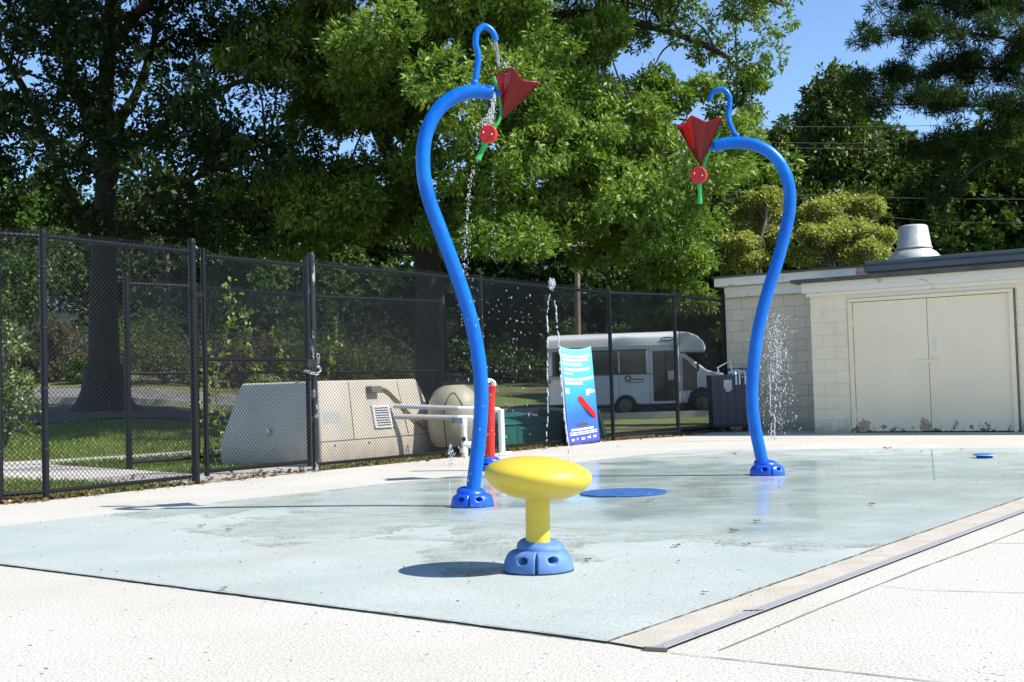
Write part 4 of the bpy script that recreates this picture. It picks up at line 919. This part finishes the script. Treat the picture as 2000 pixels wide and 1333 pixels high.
# --- middle oak (bright, right-hand lit crown)
rng = np.random.default_rng(7); YO = 28.0
tb = AT(846, 766, YO); tb.z = terr(tb.x, tb.y); oak = thing('oak_tree', tb, 'big sunlit oak with bright green drooping crown behind the left pole', 'tree')
b = MB(); src = []
src += limb(b, [tb + Vector((0, 0, -.4)), AT(846, 740, YO), AT(842, 640, YO), AT(838, 540, YO), AT(820, 420, YO), AT(800, 250, YO), AT(800, 60, YO), AT(830, -200, YO)], .50, .12, 16)
b.lathe([(.95, -.1), (.7, .12), (.55, .35), (.46, .7)], tb, 16)
src += limb(b, [AT(820, 420, YO), AT(760, 300, YO - 1), AT(700, 160, YO - 2), AT(660, 0, YO - 3), AT(600, -200, YO - 4)], .24, .07)
src += limb(b, [AT(825, 450, YO), AT(950, 340, YO - .5), AT(1100, 260, YO - 1), AT(1250, 240, YO - 2), AT(1330, 290, YO - 2)], .22, .04)
src += limb(b, [AT(805, 330, YO), AT(930, 120, YO + 1), AT(1100, 30, YO + 1), AT(1300, 60, YO + 1), AT(1440, 130, YO + 1), AT(1450, 230, YO + 1)], .22, .03)
limb(MB(), [AT(810, 400, YO), AT(900, 330, YO - 1.5), AT(1000, 280, YO - 2.5), AT(1080, 300, YO - 3)], .2, .05)
src += limb(b, [AT(808, 350, YO), AT(720, 330, YO - 1), AT(650, 340, YO - 1.5)], .16, .06)
src += limb(b, [AT(802, 150, YO), AT(980, -80, YO + 1), AT(1250, -120, YO + 1), AT(1450, -20, YO + 1), AT(1530, 10, YO + 1)], .2, .04)
src += limb(b, [AT(802, 100, YO), AT(850, -250, YO - 2), AT(900, -450, YO - 2)], .15, .05)
polyA = [(520, -80), (700, -120), (1010, -120), (1060, 0), (1180, 110), (1290, 165), (1345, 225), (1378, 320), (1378, 420), (1352, 560), (1318, 555), (1290, 480), (1215, 490), (1120, 470), (1040, 530), (960, 560), (880, 480), (760, 470), (640, 480), (560, 420), (540, 250)]
polyB = [(1000, -120), (1560, -150), (1548, 8), (1500, 60), (1490, 140), (1450, 150), (1400, 140), (1340, 110), (1290, 60), (1200, 90), (1100, 90), (1040, 20)]
polyB2 = [(1400, 120), (1490, 140), (1470, 190), (1462, 255), (1400, 262), (1382, 215), (1410, 180)]
S1 = np.concatenate([crown_pts([p if p[0] > 760 else (max(p[0], 700 + .12 * p[1]), p[1]) for p in polyA], YO - 6, YO + 3, 50, rng), crown_pts([(520, -80), (760, -80), (770, 480), (640, 480), (560, 420), (540, 250)], YO - 3.5, YO + 4, 22, rng)]); C1 = np.repeat(S1, 4, axis=0) + rng.normal(size=(len(S1) * 4, 3)) * np.array([[.62, .62, .24]]); C2 = crown_pts(polyB, YO - 1, YO + 3, 60, rng); C2b = crown_pts(polyB2, YO + .3, YO + 1.5, 11, rng)
C1b = crown_pts([(1180, 250), (1340, 250), (1376, 330), (1372, 430), (1345, 560), (1310, 540), (1270, 450), (1190, 430)], YO - 4.5, YO - 1, 40, rng)
C3 = crown_pts([(500, -700), (1200, -700), (1500, -400), (1540, -120), (520, -80)], YO - 6, YO + 5, 90, rng)
R1 = rng.uniform(.38, .82, len(C1)); R2_ = rng.uniform(.35, .7, len(C2)); R2b = rng.uniform(.22, .4, len(C2b)); R1b = rng.uniform(.3, .6, len(C1b)); R3 = rng.uniform(.9, 1.5, len(C3))
twigs(b, src, np.concatenate([C1, C1b, C2, C2b]), rng, .028)
obj('trunk', b, M_bark, oak, smooth=True)
parts = [tufts(C1, R1, 66, 14, rng, flat=.55, droop=.35), tufts(C1b, R1b, 26, 13, rng), tufts(C2, R2_, 40, 11, rng), tufts(C2b, R2b, 26, 10, rng)]
P_ = np.concatenate([p[0] for p in parts]); D_ = np.concatenate([p[1] for p in parts]); D_[:, 2] -= .12
leaves('crown', P_, D_, .145, .058, L_oak, oak, rng, off=tb)
P_, D_ = tufts(C3, R3, 45, 5, rng); leaves('upper_crown', P_, D_, .34, .18, L_oak, oak, rng, off=tb)  # coarse crown above the frame, added for the shade it casts

# --- left oak (shaded, sky holes)
YL = 31.0; tb = AT(204, 800, YL); tb.z = terr(tb.x, tb.y) ; lk = thing('oak_tree', tb, 'massive shaded oak with a flared dark trunk and forking limbs on the left', 'tree')
b = MB(); src = []
src += limb(b, [tb + Vector((0, 0, -.3)), AT(204, 770, YL), AT(203, 700, YL), AT(202, 600, YL), AT(203, 500, YL), AT(206, 400, YL), AT(208, 300, YL), AT(205, 230, YL), AT(212, 100, YL), AT(222, -80, YL), AT(230, -300, YL)], .50, .12, 18)
b.lathe([(1.25, -.25), (.95, .0), (.72, .22), (.58, .5), (.51, .9), (.48, 1.2)], tb, 20)
src += limb(b, [AT(205, 260, YL), AT(170, 210, YL - .5), AT(140, 160, YL - 1), AT(128, 60, YL - 1), AT(110, -60, YL - 1.5), AT(100, -200, YL - 2)], .24, .09)
src += limb(b, [AT(207, 270, YL), AT(240, 225, YL), AT(270, 175, YL + .5), AT(300, 80, YL + .5), AT(330, -60, YL + 1)], .2, .06)
src += limb(b, [AT(196, 470, YL), AT(165, 450, YL - .5), AT(145, 400, YL - 1), AT(110, 320, YL - 2), AT(60, 200, YL - 3), AT(20, 130, YL - 4), AT(-60, 0, YL - 5)], .17, .06)
src += limb(b, [AT(210, 470, YL), AT(255, 440, YL - .5), AT(290, 400, YL - 1), AT(400, 340, YL - 2), AT(520, 300, YL - 3)], .15, .04)
src += limb(b, [AT(207, 350, YL), AT(300, 260, YL - 1.5), AT(420, 180, YL - 2.5), AT(560, 130, YL - 3)], .16, .04)
src += limb(b, [AT(205, 330, YL), AT(120, 280, YL + 1), AT(20, 240, YL + 1), AT(-100, 220, YL + 1)], .15, .04)
src += limb(b, [AT(212, 100, YL), AT(330, -40, YL - 3), AT(480, -120, YL - 5)], .15, .05)
polyL = [(-260, -150), (620, -150), (640, 40), (620, 130), (560, 120), (560, 220), (600, 250), (610, 330), (560, 440), (460, 450), (380, 380), (300, 400), (240, 300), (120, 380), (60, 300), (0, 400), (-200, 420)]
CL = crown_pts(polyL, YL - 9, YL + 6, 185, rng); RL = rng.uniform(.45, 1.0, len(CL)); CL2 = crown_pts([(40, 400), (600, 380), (620, 450), (500, 470), (300, 455), (60, 440)], YL - 3, YL + 3, 18, rng); RL2 = rng.uniform(.4, .7, len(CL2))
CH = crown_pts([(-500, -900), (700, -900), (800, -500), (700, -140), (-300, -140), (-520, -400)], YL - 10, YL + 6, 150, rng); RH = rng.uniform(1.0, 1.7, len(CH))
twigs(b, src, np.concatenate([CL, CL2]), rng, .03)
obj('trunk', b, M_bark, lk, smooth=True)
parts = [tufts(CL, RL, 46, 8, rng), tufts(CL2, RL2, 22, 8, rng)]
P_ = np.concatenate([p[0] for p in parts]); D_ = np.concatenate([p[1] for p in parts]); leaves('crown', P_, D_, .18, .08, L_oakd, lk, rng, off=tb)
P_, D_ = tufts(CH, RH, 40, 5, rng); leaves('upper_crown', P_, D_, .40, .22, L_oakd, lk, rng, off=tb)  # out-of-view crown, shaped wide and tall to shade the leaves below

# --- generic background trees: a few source trees, copied
def make_tree(name, label, cat, loc, h, wd, leafm, barkm, seed, nc=70, nt_=34, k=6, LL=.34, LW=.20, base=.18, cone=0.0, grp=None, twist=.5):
    rg = np.random.default_rng(seed); t = thing(name, loc, label, cat, grp); b = MB(); src = limb(b, [Vector((0, 0, -.5)), Vector((.1 * twist, 0, h * .3)), Vector((-.1 * twist, .1, h * .6)), Vector((.1, 0, h * .93))], h * .022 + .05, .04, 9)
    C = []
    while len(C) < nc:
        z = rg.uniform(base, 1.0); p = (1 - abs((z - base) / (1 - base) * 2 - .75) ** 2.2 * .6) if not cone else (1.05 - z) / (1 - base)
        if p <= 0: continue
        a = rg.uniform(0, 6.283); q = wd / 2 * p * math.sqrt(rg.uniform(.12, 1)); C.append((q * math.cos(a), q * math.sin(a), z * h * .95))
    C = np.array(C); Rr = rg.uniform(.09, .17, nc) * wd; twigs(b, src, C, rg, .03, 4); obj('trunk', b, barkm, t, local=True, smooth=True)
    P_, D_ = tufts(C, Rr, nt_, k, rg); leaves('crown', P_, D_, LL, LW, leafm, t, rg); return t
def place(t, px, Y, s=1.0, rz=0.0, label=None, dz=0.0, sz=None):
    p = AT(px, 700, Y); t.location = (p.x, p.y, terr(p.x, p.y) + dz); t.rotation_euler = (0, 0, rz); t.scale = (s, s, sz or s)
    if label: t['label'] = label
    return t
gB = 'broadleaf trees beyond the far lawn'
T1 = make_tree('broadleaf_tree', 'far broadleaf tree at the left frame edge behind the left oak', 'tree', (0, 0, 0), 14, 10, L_far, M_barkg, 21, 90, 40, 7, .34, .2, base=.06, grp=gB); place(T1, -40, 74)
T2 = make_tree('broadleaf_tree', 'far darker tree filling the gap right of the left oak trunk', 'tree', (0, 0, 0), 13, 11, L_magd, M_barkg, 22, 90, 40, 7, .34, .2, base=.05, grp=gB); place(T2, 330, 80)
for i, (px, Y, s, rz, S_, lb) in enumerate([(110, 88, 1.0, 1, T1, 'far tree rising just above the distant white house'), (230, 92, 1.05, 2, T2, 'far tree directly behind the left oak trunk'), (440, 86, .98, 3, T1, 'far tree seen above the gate leaf'),
    (560, 76, .95, 4, T1, 'far tree seen above the gate latch post'), (680, 84, 1.0, 5, T2, 'far dark tree between the gate and the middle oak trunk'), (800, 80, .95, .6, T1, 'far tree just left of the middle oak trunk'), (930, 78, .95, 1.6, T2, 'far dark tree just right of the middle oak trunk'),
    (1060, 72, .9, 2.6, T2, 'far glossy tree left of the wooden utility pole'), (1190, 68, .9, 3.6, T2, 'far glossy tree right of the wooden utility pole'), (1310, 70, .95, 4.6, T2, 'far dark tree above the cab of the shuttle bus'), (1420, 66, .82, 5.6, T1, 'far tree in the dark gap behind the yellow-green trees')]):
    place(copy_tree(S_), px, Y, s, rz, lb)
gM = 'tall trees behind the cream building'
T3 = make_tree('magnolia_tree', 'tall narrow magnolia, highest crown against the sky right of the right pole', 'tree', (0, 0, 0), 13.2, 8.2, L_mag, M_barkg, 31, 150, 46, 8, .24, .11, base=.03, cone=1, grp=gM); place(T3, 1650, 46, 1, 0)
for px, Y, s, sz, rz, lb in [(1560, 49, 1.15, .88, 1, 'shorter magnolia just left of the tallest one'), (1475, 52, 1.25, .86, 2, 'dark magnolia behind the right pole arch'), (1740, 48, 1.1, .86, 3, 'magnolia tucked under the left tips of the pine')]:
    place(copy_tree(T3), px, Y, s, rz, lb, sz=sz)
T4 = make_tree('broadleaf_tree', 'bright mid green tree behind the roof vent', 'tree', (0, 0, 0), 9.6, 8.5, L_far, M_barkg, 41, 110, 46, 8, .24, .14, base=.04, grp=gM); place(T4, 1830, 45, 1.0, 0)
for px, Y, s, rz, lb in [(1960, 42, 1.05, 1.2, 'mid green tree at the right frame edge under the pine'), (1700, 43, .82, 2.2, 'low green tree between the yellow-green trees and the roof vent'), (2120, 44, 1.2, 3.1, 'mid green tree just out at the right, under the pine'), (1560, 44, .86, 4.2, 'low dark tree right behind the yellow-green trees'), (1430, 46, .95, 5.0, 'mid green tree right of the oak crown, below the dry hook')]:
    place(copy_tree(T4), px, Y, s, rz, lb)
# distant wooded mass closing the view
rg = np.random.default_rng(77); Cn = []
for i in range(420):
    a = rg.uniform(-.62, .62); q = rg.uniform(105, 130); x = q * math.tan(a) * .9; y = q; hh = rg.uniform(0, 11 + 2.5 * math.sin(x * .11) + 2 * math.sin(x * .31)); Cn.append((x, y, terr(x, y) + hh))
Cn = np.array(Cn); P_, D_ = tufts(Cn, rg.uniform(1.8, 3.4, len(Cn)), 60, 5, rg); o = leaves('far_woods', P_, D_, .75, .5, L_far, None, rg); o['kind'] = 'stuff'; o['label'] = 'distant wooded mass behind all the trees'

# --- yellow-green small trees behind the building
def pad_tree(label, Y, pads, stems, seed):
    rg = np.random.default_rng(seed); base = AT(stems[0][0], 780, Y); base.z = terr(base.x, base.y); t = thing('dogwood_tree', base, label, 'tree', 'yellow-green dogwoods behind the roof'); b = MB(); src = []
    for st in stems:
        pts = [base + Vector((0, 0, -.2))] + [AT(x, y, Y + rg.uniform(-.3, .3)) for x, y in st[1:]]; src += limb(b, pts, .10, .025, 8)
    C = np.array([tuple(AT(x, y, Y + dz)) for x, y, r, dz in pads]); Rr = np.array([r / F * Y for x, y, r, dz in pads]); S_, SR = [], []
    for c_, r in zip(C, Rr):
        for i in range(9):
            a = rg.uniform(0, 6.28); q = r * math.sqrt(rg.random()); S_.append((c_[0] + q * math.cos(a), c_[1] + q * math.sin(a), c_[2] + r * .42 * (1 - (q / r) ** 2) + rg.normal() * .05 * r)); SR.append(r * rg.uniform(.28, .42))
    S_ = np.array(S_); twigs(b, src, S_, rg, .018, 4)
    for i in range(90):
        s_ = Vector(S_[rg.integers(len(S_))]); e = s_ + Vector(rg.normal(size=3) * .35) + Vector((0, 0, -.35)); b.tube(curve([s_, s_.lerp(e, .5) + Vector(rg.normal(size=3) * .05), e], 3), .008, 4, cap=False)
    obj('trunk', b, M_barkg, t, smooth=True)
    P_, D_ = tufts(S_, np.array(SR) * 1.12, 52, 8, rg, flat=.6); leaves('crown', P_, D_, .085, .05, L_dog, t, rg, off=base, flatb=1.0); return t
pad_tree('yellow-green dogwood left of the right blue pole', 29, [(1492, 395, 40, 0), (1460, 430, 32, .5), (1445, 480, 38, -.3), (1500, 470, 45, .2), (1470, 520, 35, -.5), (1430, 510, 26, .3), (1520, 430, 26, .8)], [(1480, 0), ], 51) if False else None
pad_tree('yellow-green dogwood left of and behind the right blue pole', 29, [(1495, 395, 36, 0), (1462, 425, 28, .5), (1440, 478, 34, -.3), (1500, 468, 42, .2), (1470, 515, 34, -.5), (1425, 515, 20, .3), (1518, 425, 24, .8)],
    [[1490, 0], [0, 0]][:0] or [(1490, None), ] and [[1490, (1485, 560), (1478, 500), (1495, 430), (1492, 400)], [1490, (1480, 550), (1455, 500), (1440, 470)]], 51)
pad_tree('broad yellow-green dogwood between the right blue pole and the roof vent', 28, [(1600, 420, 34, 0), (1640, 405, 40, .5), (1700, 415, 38, .2), (1590, 465, 36, -.6), (1650, 455, 45, -.4), (1712, 468, 36, -.2), (1575, 505, 30, -.3), (1640, 505, 42, .2), (1720, 515, 26, 0), (1690, 495, 34, -.8), (1610, 520, 28, .6)],
    [[1650, (1650, 560), (1640, 500), (1650, 440), (1640, 410)], [1650, (1655, 550), (1690, 500), (1705, 430)], [1650, (1645, 555), (1600, 510), (1590, 450)]], 52)

# --- pine on the right
rg = np.random.default_rng(61); YQ = 36; tb = AT(2230, 780, YQ); tb.z = terr(tb.x, tb.y); t = thing('pine_tree', tb, 'tall dark pine reaching long needled branches in from the right', 'tree'); b = MB(); src = []
limb(b, [tb + Vector((0, 0, -.3)), AT(2220, 400, YQ), AT(2210, 0, YQ), AT(2200, -500, YQ)], .34, .12, 12)
br = [[(2215, 60), (2100, 20), (1950, 5), (1850, 10), (1760, 0)], [(2215, 190), (2080, 110), (1960, 75), (1830, 62), (1722, 70)], [(2215, 260), (2100, 190), (1980, 140), (1880, 135), (1780, 150), (1715, 168)], [(2215, 300), (2080, 230), (1950, 210), (1830, 205), (1720, 205)],
      [(2215, 190), (2080, 215), (1960, 260), (1860, 290), (1800, 300)], [(2215, 380), (2080, 330), (1990, 300), (1930, 310), (1870, 360), (1840, 420)], [(2215, -60), (2080, -60), (1900, -60), (1800, -20)]]
CP, RP = [], []
for j, bp in enumerate(br):
    dY = rg.uniform(-2, 2); pts = [AT(x, y, YQ + dY * (i / (len(bp) - 1))) for i, (x, y) in enumerate(bp)]; L = limb(b, pts, .09, .02, 8, 8); L = L[10:]
    if j == 5: 
        for p in L[::3]: CP.append(tuple(p + Vector(rg.normal(size=3) * .15))); RP.append(.22)
        continue
    for p in L:
        for q in range(2):
            o_ = Vector(rg.normal(size=3)); o_.z *= .35; e = p + o_ * .5 + Vector((-.1, 0, .05)); CP.append(tuple(e)); RP.append(rg.uniform(.20, .34)); b.tube([p, p.lerp(e, .5) + Vector((0, 0, .04)), e], [.016, .012, .008], 4, cap=False)
CP = np.array(CP); RP = np.array(RP); obj('trunk', b, M_bark, t, smooth=True)
P_, D_ = tufts(CP, RP * 1.1, 17, 12, rg, flat=.5, droop=0); P_ = P_; D_[:, 2] += .35; leaves('needles', P_, D_, .24, .030, L_pine, t, rg, off=tb, flatb=.2)

# --- shrubs and hedges beyond the fence
def shrub(label, px, Y, wd, h, m, seed, grp='shrubs beyond the road', LL=.14, LW=.07, nc=26, nt_=46, k=7, tall=.6):
    rg = np.random.default_rng(seed); p = AT(px, 740, Y); p.z = terr(p.x, p.y); t = thing('shrub', p, label, 'shrub', grp); b = MB(); C = []
    for i in range(nc):
        a = rg.uniform(0, 6.28); q = math.sqrt(rg.random()) * wd / 2; C.append((q * math.cos(a), q * math.sin(a), h * rg.uniform(.18, .92) * (1 - .5 * (q / (wd / 2)) ** 2)))
    C = np.array(C); src = [Vector((rg.normal() * .1, rg.normal() * .1, .05)) for i in range(5)] 
    for c_ in C: 
        s_ = src[rg.integers(5)]; b.tube(curve([s_, s_.lerp(Vector(c_), .5) + Vector((0, 0, .1 * h)), Vector(c_)], 3), [.03, .027, .025, .02, .018, .012, .01], 5, cap=False)
    obj('stem', b, M_barkg, t, local=True, smooth=True); P_, D_ = tufts(C, rg.uniform(.16, .27, nc) * min(wd, h), nt_, k, rg); leaves('foliage', P_, D_, LL, LW, m, t, rg); return t
for a_ in [('reddish shrub just left of the left oak trunk', 115, 54, 3.0, 2.9, L_red, 81), ('bushy green shrub at the far left beside the reddish one', 20, 53, 2.2, 1.9, L_bush, 82), ('olive shrub right of the left oak trunk', 320, 53, 3.6, 3.0, L_bush, 83), ('dull brownish shrub seen through the gate leaf', 470, 55, 4.2, 3.2, L_red, 84),
           ('tall olive shrub just right of the gate latch post', 650, 53, 3.2, 2.8, L_bush, 85), ('large olive shrub above the tan pump housing', 735, 54, 3.0, 2.6, L_bush, 86), ('green shrub in the lawn behind the tall water jet', 1010, 66, 5.5, 3.6, L_far, 87), ('dark shrub just left of the shuttle bus rear', 1120, 62, 4.5, 3.6, L_mag, 88), ('dark shrub behind the shuttle bus roof', 1240, 62, 5, 4.2, L_mag, 89),
           ('dark shrub behind the shuttle bus cab', 1360, 56, 4.5, 4.0, L_mag, 90), ('small shrub between the reddish shrub and the trunk', 165, 52, 1.2, 1.2, L_far, 91), ('green shrub behind the gate at the lawn top', 560, 60, 5, 3.4, L_far, 92), ('wide dark hedge far left at the lawn top', 0, 66, 8, 4.2, L_magd, 93), ('wide green hedge behind the left oak at the lawn top', 220, 68, 8, 4.4, L_far, 94), ('dark hedge behind the middle oak trunk', 850, 68, 8, 4.4, L_magd, 95), ('dark hedge beyond the tan pump housing', 700, 70, 8, 4.6, L_magd, 96), ('dark hedge at the lawn top above the gate', 400, 70, 8, 4.6, L_magd, 97)]:
    shrub(*a_)
st = shrub('young tree with pale bright leaves at the left frame edge behind the fence', -12, 21, 1.2, 2.5, leafmat('young_leaves', (.10, .15, .035), (.18, .24, .06), .4, .1), 98, 'saplings by the fence', .10, .05, 26, 24, 5)
# --- vines on the back fence
rv = random.Random(9)
def vine(label, pts, n, spread=.05, Yv=None):
    rg = np.random.default_rng(int(pts[0][0])); A, B_ = F2[1], F2[2]
    if Yv: A, B_ = Yv
    n_ = Vector(((B_ - A).y, -(B_ - A).x, 0)).normalized(); Q = curve([PL(x, y, A + n_ * .07, n_) for x, y in pts], 6); Q[0].z = max(Q[0].z, .02); t = thing('climbing_vine', Q[0], label, 'vine', 'vines climbing the back fence')
    obj('stem', MB().tube(Q, .006, 5), M_barkg, t); P_ = []; 
    for i in range(n):
        p = Q[rg.integers(len(Q))]; P_.append(tuple(p + Vector((rg.normal() * spread, rg.normal() * .03, rg.normal() * .06))))
    P_ = np.array(P_); D_ = rg.normal(size=P_.shape); D_[:, 2] -= .6; leaves('leaf_mass', P_, D_, .085, .07, L_vine, t, rg, off=Q[0], flatb=.3)
vine('leafy vine on the back fence right beside the gate hinge post, dense at its foot', [(425, 905), (430, 830), (420, 760), (432, 700), (445, 640), (450, 590), (448, 560)], 130, .07)
vine('thin vine strand left of the gate middle, reaching the rail', [(410, 900), (405, 850), (400, 760), (402, 680)], 80, .05)
vine('vine strand in the middle of the gate leaf view', [(500, 905), (505, 800), (500, 740), (495, 700), (480, 650), (478, 600)], 75, .05)
vine('sparse vine strand right of the gate middle', [(560, 905), (568, 800), (555, 720), (545, 680), (530, 640)], 60, .05)
vine('short vine strand just right of the gate latch post', [(635, 905), (640, 735), (650, 700), (655, 660), (660, 610)], 45, .04, (F2[2], F2[3]))
# --- grass, litter
rg = np.random.default_rng(5); n = 90000; x = rg.uniform(-10, 1.0, n); y = rg.uniform(9, 27, n)
fx = np.array([p.x for p in FP]); fy = np.array([p.y for p in FP])
ok = y > np.interp(x, fx, fy) + .06
wk = np.array([tuple(p)[:2] for p in [G(-300, 872), G(0, 900), G(200, 913), G(385, 925), G(617, 905), G(610, 921), G(383, 946), G(0, 935), G(-300, 915)]])
ok &= ~inpoly(x, y, wk); cx = np.interp(x, [-14, -7.5, -5.2, -3.6], [17.1, 17.7, 18.9, 20.5]); ok &= (np.abs(y - cx) > .55) | (x > -3.6)
hs = np.array([tuple(hp(a, c_, 0))[:2] for a, c_ in ((0, 0), (Lh, 0), (Lh, Wh), (0, Wh))]); ok &= ~inpoly(x, y, hs)
x, y = x[ok], y[ok]; z = np.array([terr(a, c_) for a, c_ in zip(x, y)]); P_ = np.stack([x, y, z], 1); D_ = rg.normal(size=P_.shape) * .35; D_[:, 2] = 1
o = leaves('grass', P_, D_, .075, .014, L_grass, None, rg, flatb=0); tag(o, 'short green grass behind the left fence', 'grass', kind='stuff')
P_, D_ = [], []
for i in range(1500):
    k = rg.integers(2, len(FP) - 1); s = rg.random(); p = FP[k].lerp(FP[k + 1], s); q = Vector(((FP[k + 1] - FP[k]).y, -(FP[k + 1] - FP[k]).x, 0)).normalized(); e = rg.normal() * .10 - .02 if rg.random() < .6 else -abs(rg.normal()) * .8
    p = p + q * e; P_.append((p.x, p.y, .012 + abs(rg.normal()) * .008)); d = rg.normal(size=3); d[2] *= .25; D_.append(d)
o = leaves('leaf_litter', np.array(P_), np.array(D_), .06, .04, L_litter, None, rg, flatb=1.5); tag(o, 'dry brown leaf litter gathered along the foot of the fence', 'leaf litter', kind='stuff')
P_, D_ = [], []
for i in range(2600):
    x, y = rg.uniform(-6, 9), rg.uniform(3, 19); p = Vector((x, y, 0))
    if y > np.interp(x, fx, fy) - .1: continue
    P_.append((x, y, .018)); d = rg.normal(size=3); d[2] *= .05; D_.append(d)
P_, D_ = np.array(P_), np.array(D_); o = leaves('debris', P_, D_, .020, .006, L_litter, None, rg, flatb=2); tag(o, 'tiny specks of leaf debris scattered over pad and deck', 'debris', kind='stuff')
# single fallen leaves
def lobed(s, seed):
    r_ = random.Random(seed); b = MB(); n_ = 18; pts = []
    for i in range(n_):
        a = 2 * math.pi * i / n_; q = s * (.55 + .45 * abs(math.cos(a * 2.5))) * r_.uniform(.8, 1.1); pts.append((q * math.cos(a), q * .7 * math.sin(a), .004 + r_.uniform(0, .35) * s * abs(math.cos(a))))
    b.add([(0, 0, .003)] + pts, [(0, i + 1, (i + 1) % n_ + 1) for i in range(n_)]); b.tube([(s * .4, 0, .006), (s * 1.1, .1 * s, .02)], .0015, 4); return b
fl = [(1734, 876, .10), (1435, 887, .07), (1692, 884, .035), (1703, 985, .06), (1479, 1018, .05), (1433, 1037, .06), (1321, 1066, .05), (1377, 1157, .03), (1149, 1093, .04), (448, 1035, .05), (437, 1149, .035), (395, 1027, .05), (1325, 1096, .02), (1457, 1064, .04), (1878, 878, .05), (860, 888, .05), (740, 905, .04), (480, 1057, .03), (1180, 860, .06), (1208, 872, .05), (90, 1307, .018), (1800, 882, .05), (1270, 978, .05), (680, 912, .04), (1545, 986, .03)]
src_l = None
for i, (px, py, s) in enumerate(fl):
    p = G(px, py, .016)
    if src_l is None:
        src_l = own('fallen_leaf', lobed(.10, 3), L_litter, (0, 0, 0), 'dry brown fallen leaf lying on the pad or deck', 'leaf', 'fallen leaves on the pad and deck'); src_l.data.shade_smooth(); lf = src_l
    else: lf = src_l.copy(); COL.objects.link(lf)
    lf.location = p; lf.scale = (s * .62 / .10,) * 3; lf.rotation_euler = (0, 0, i * 1.7)
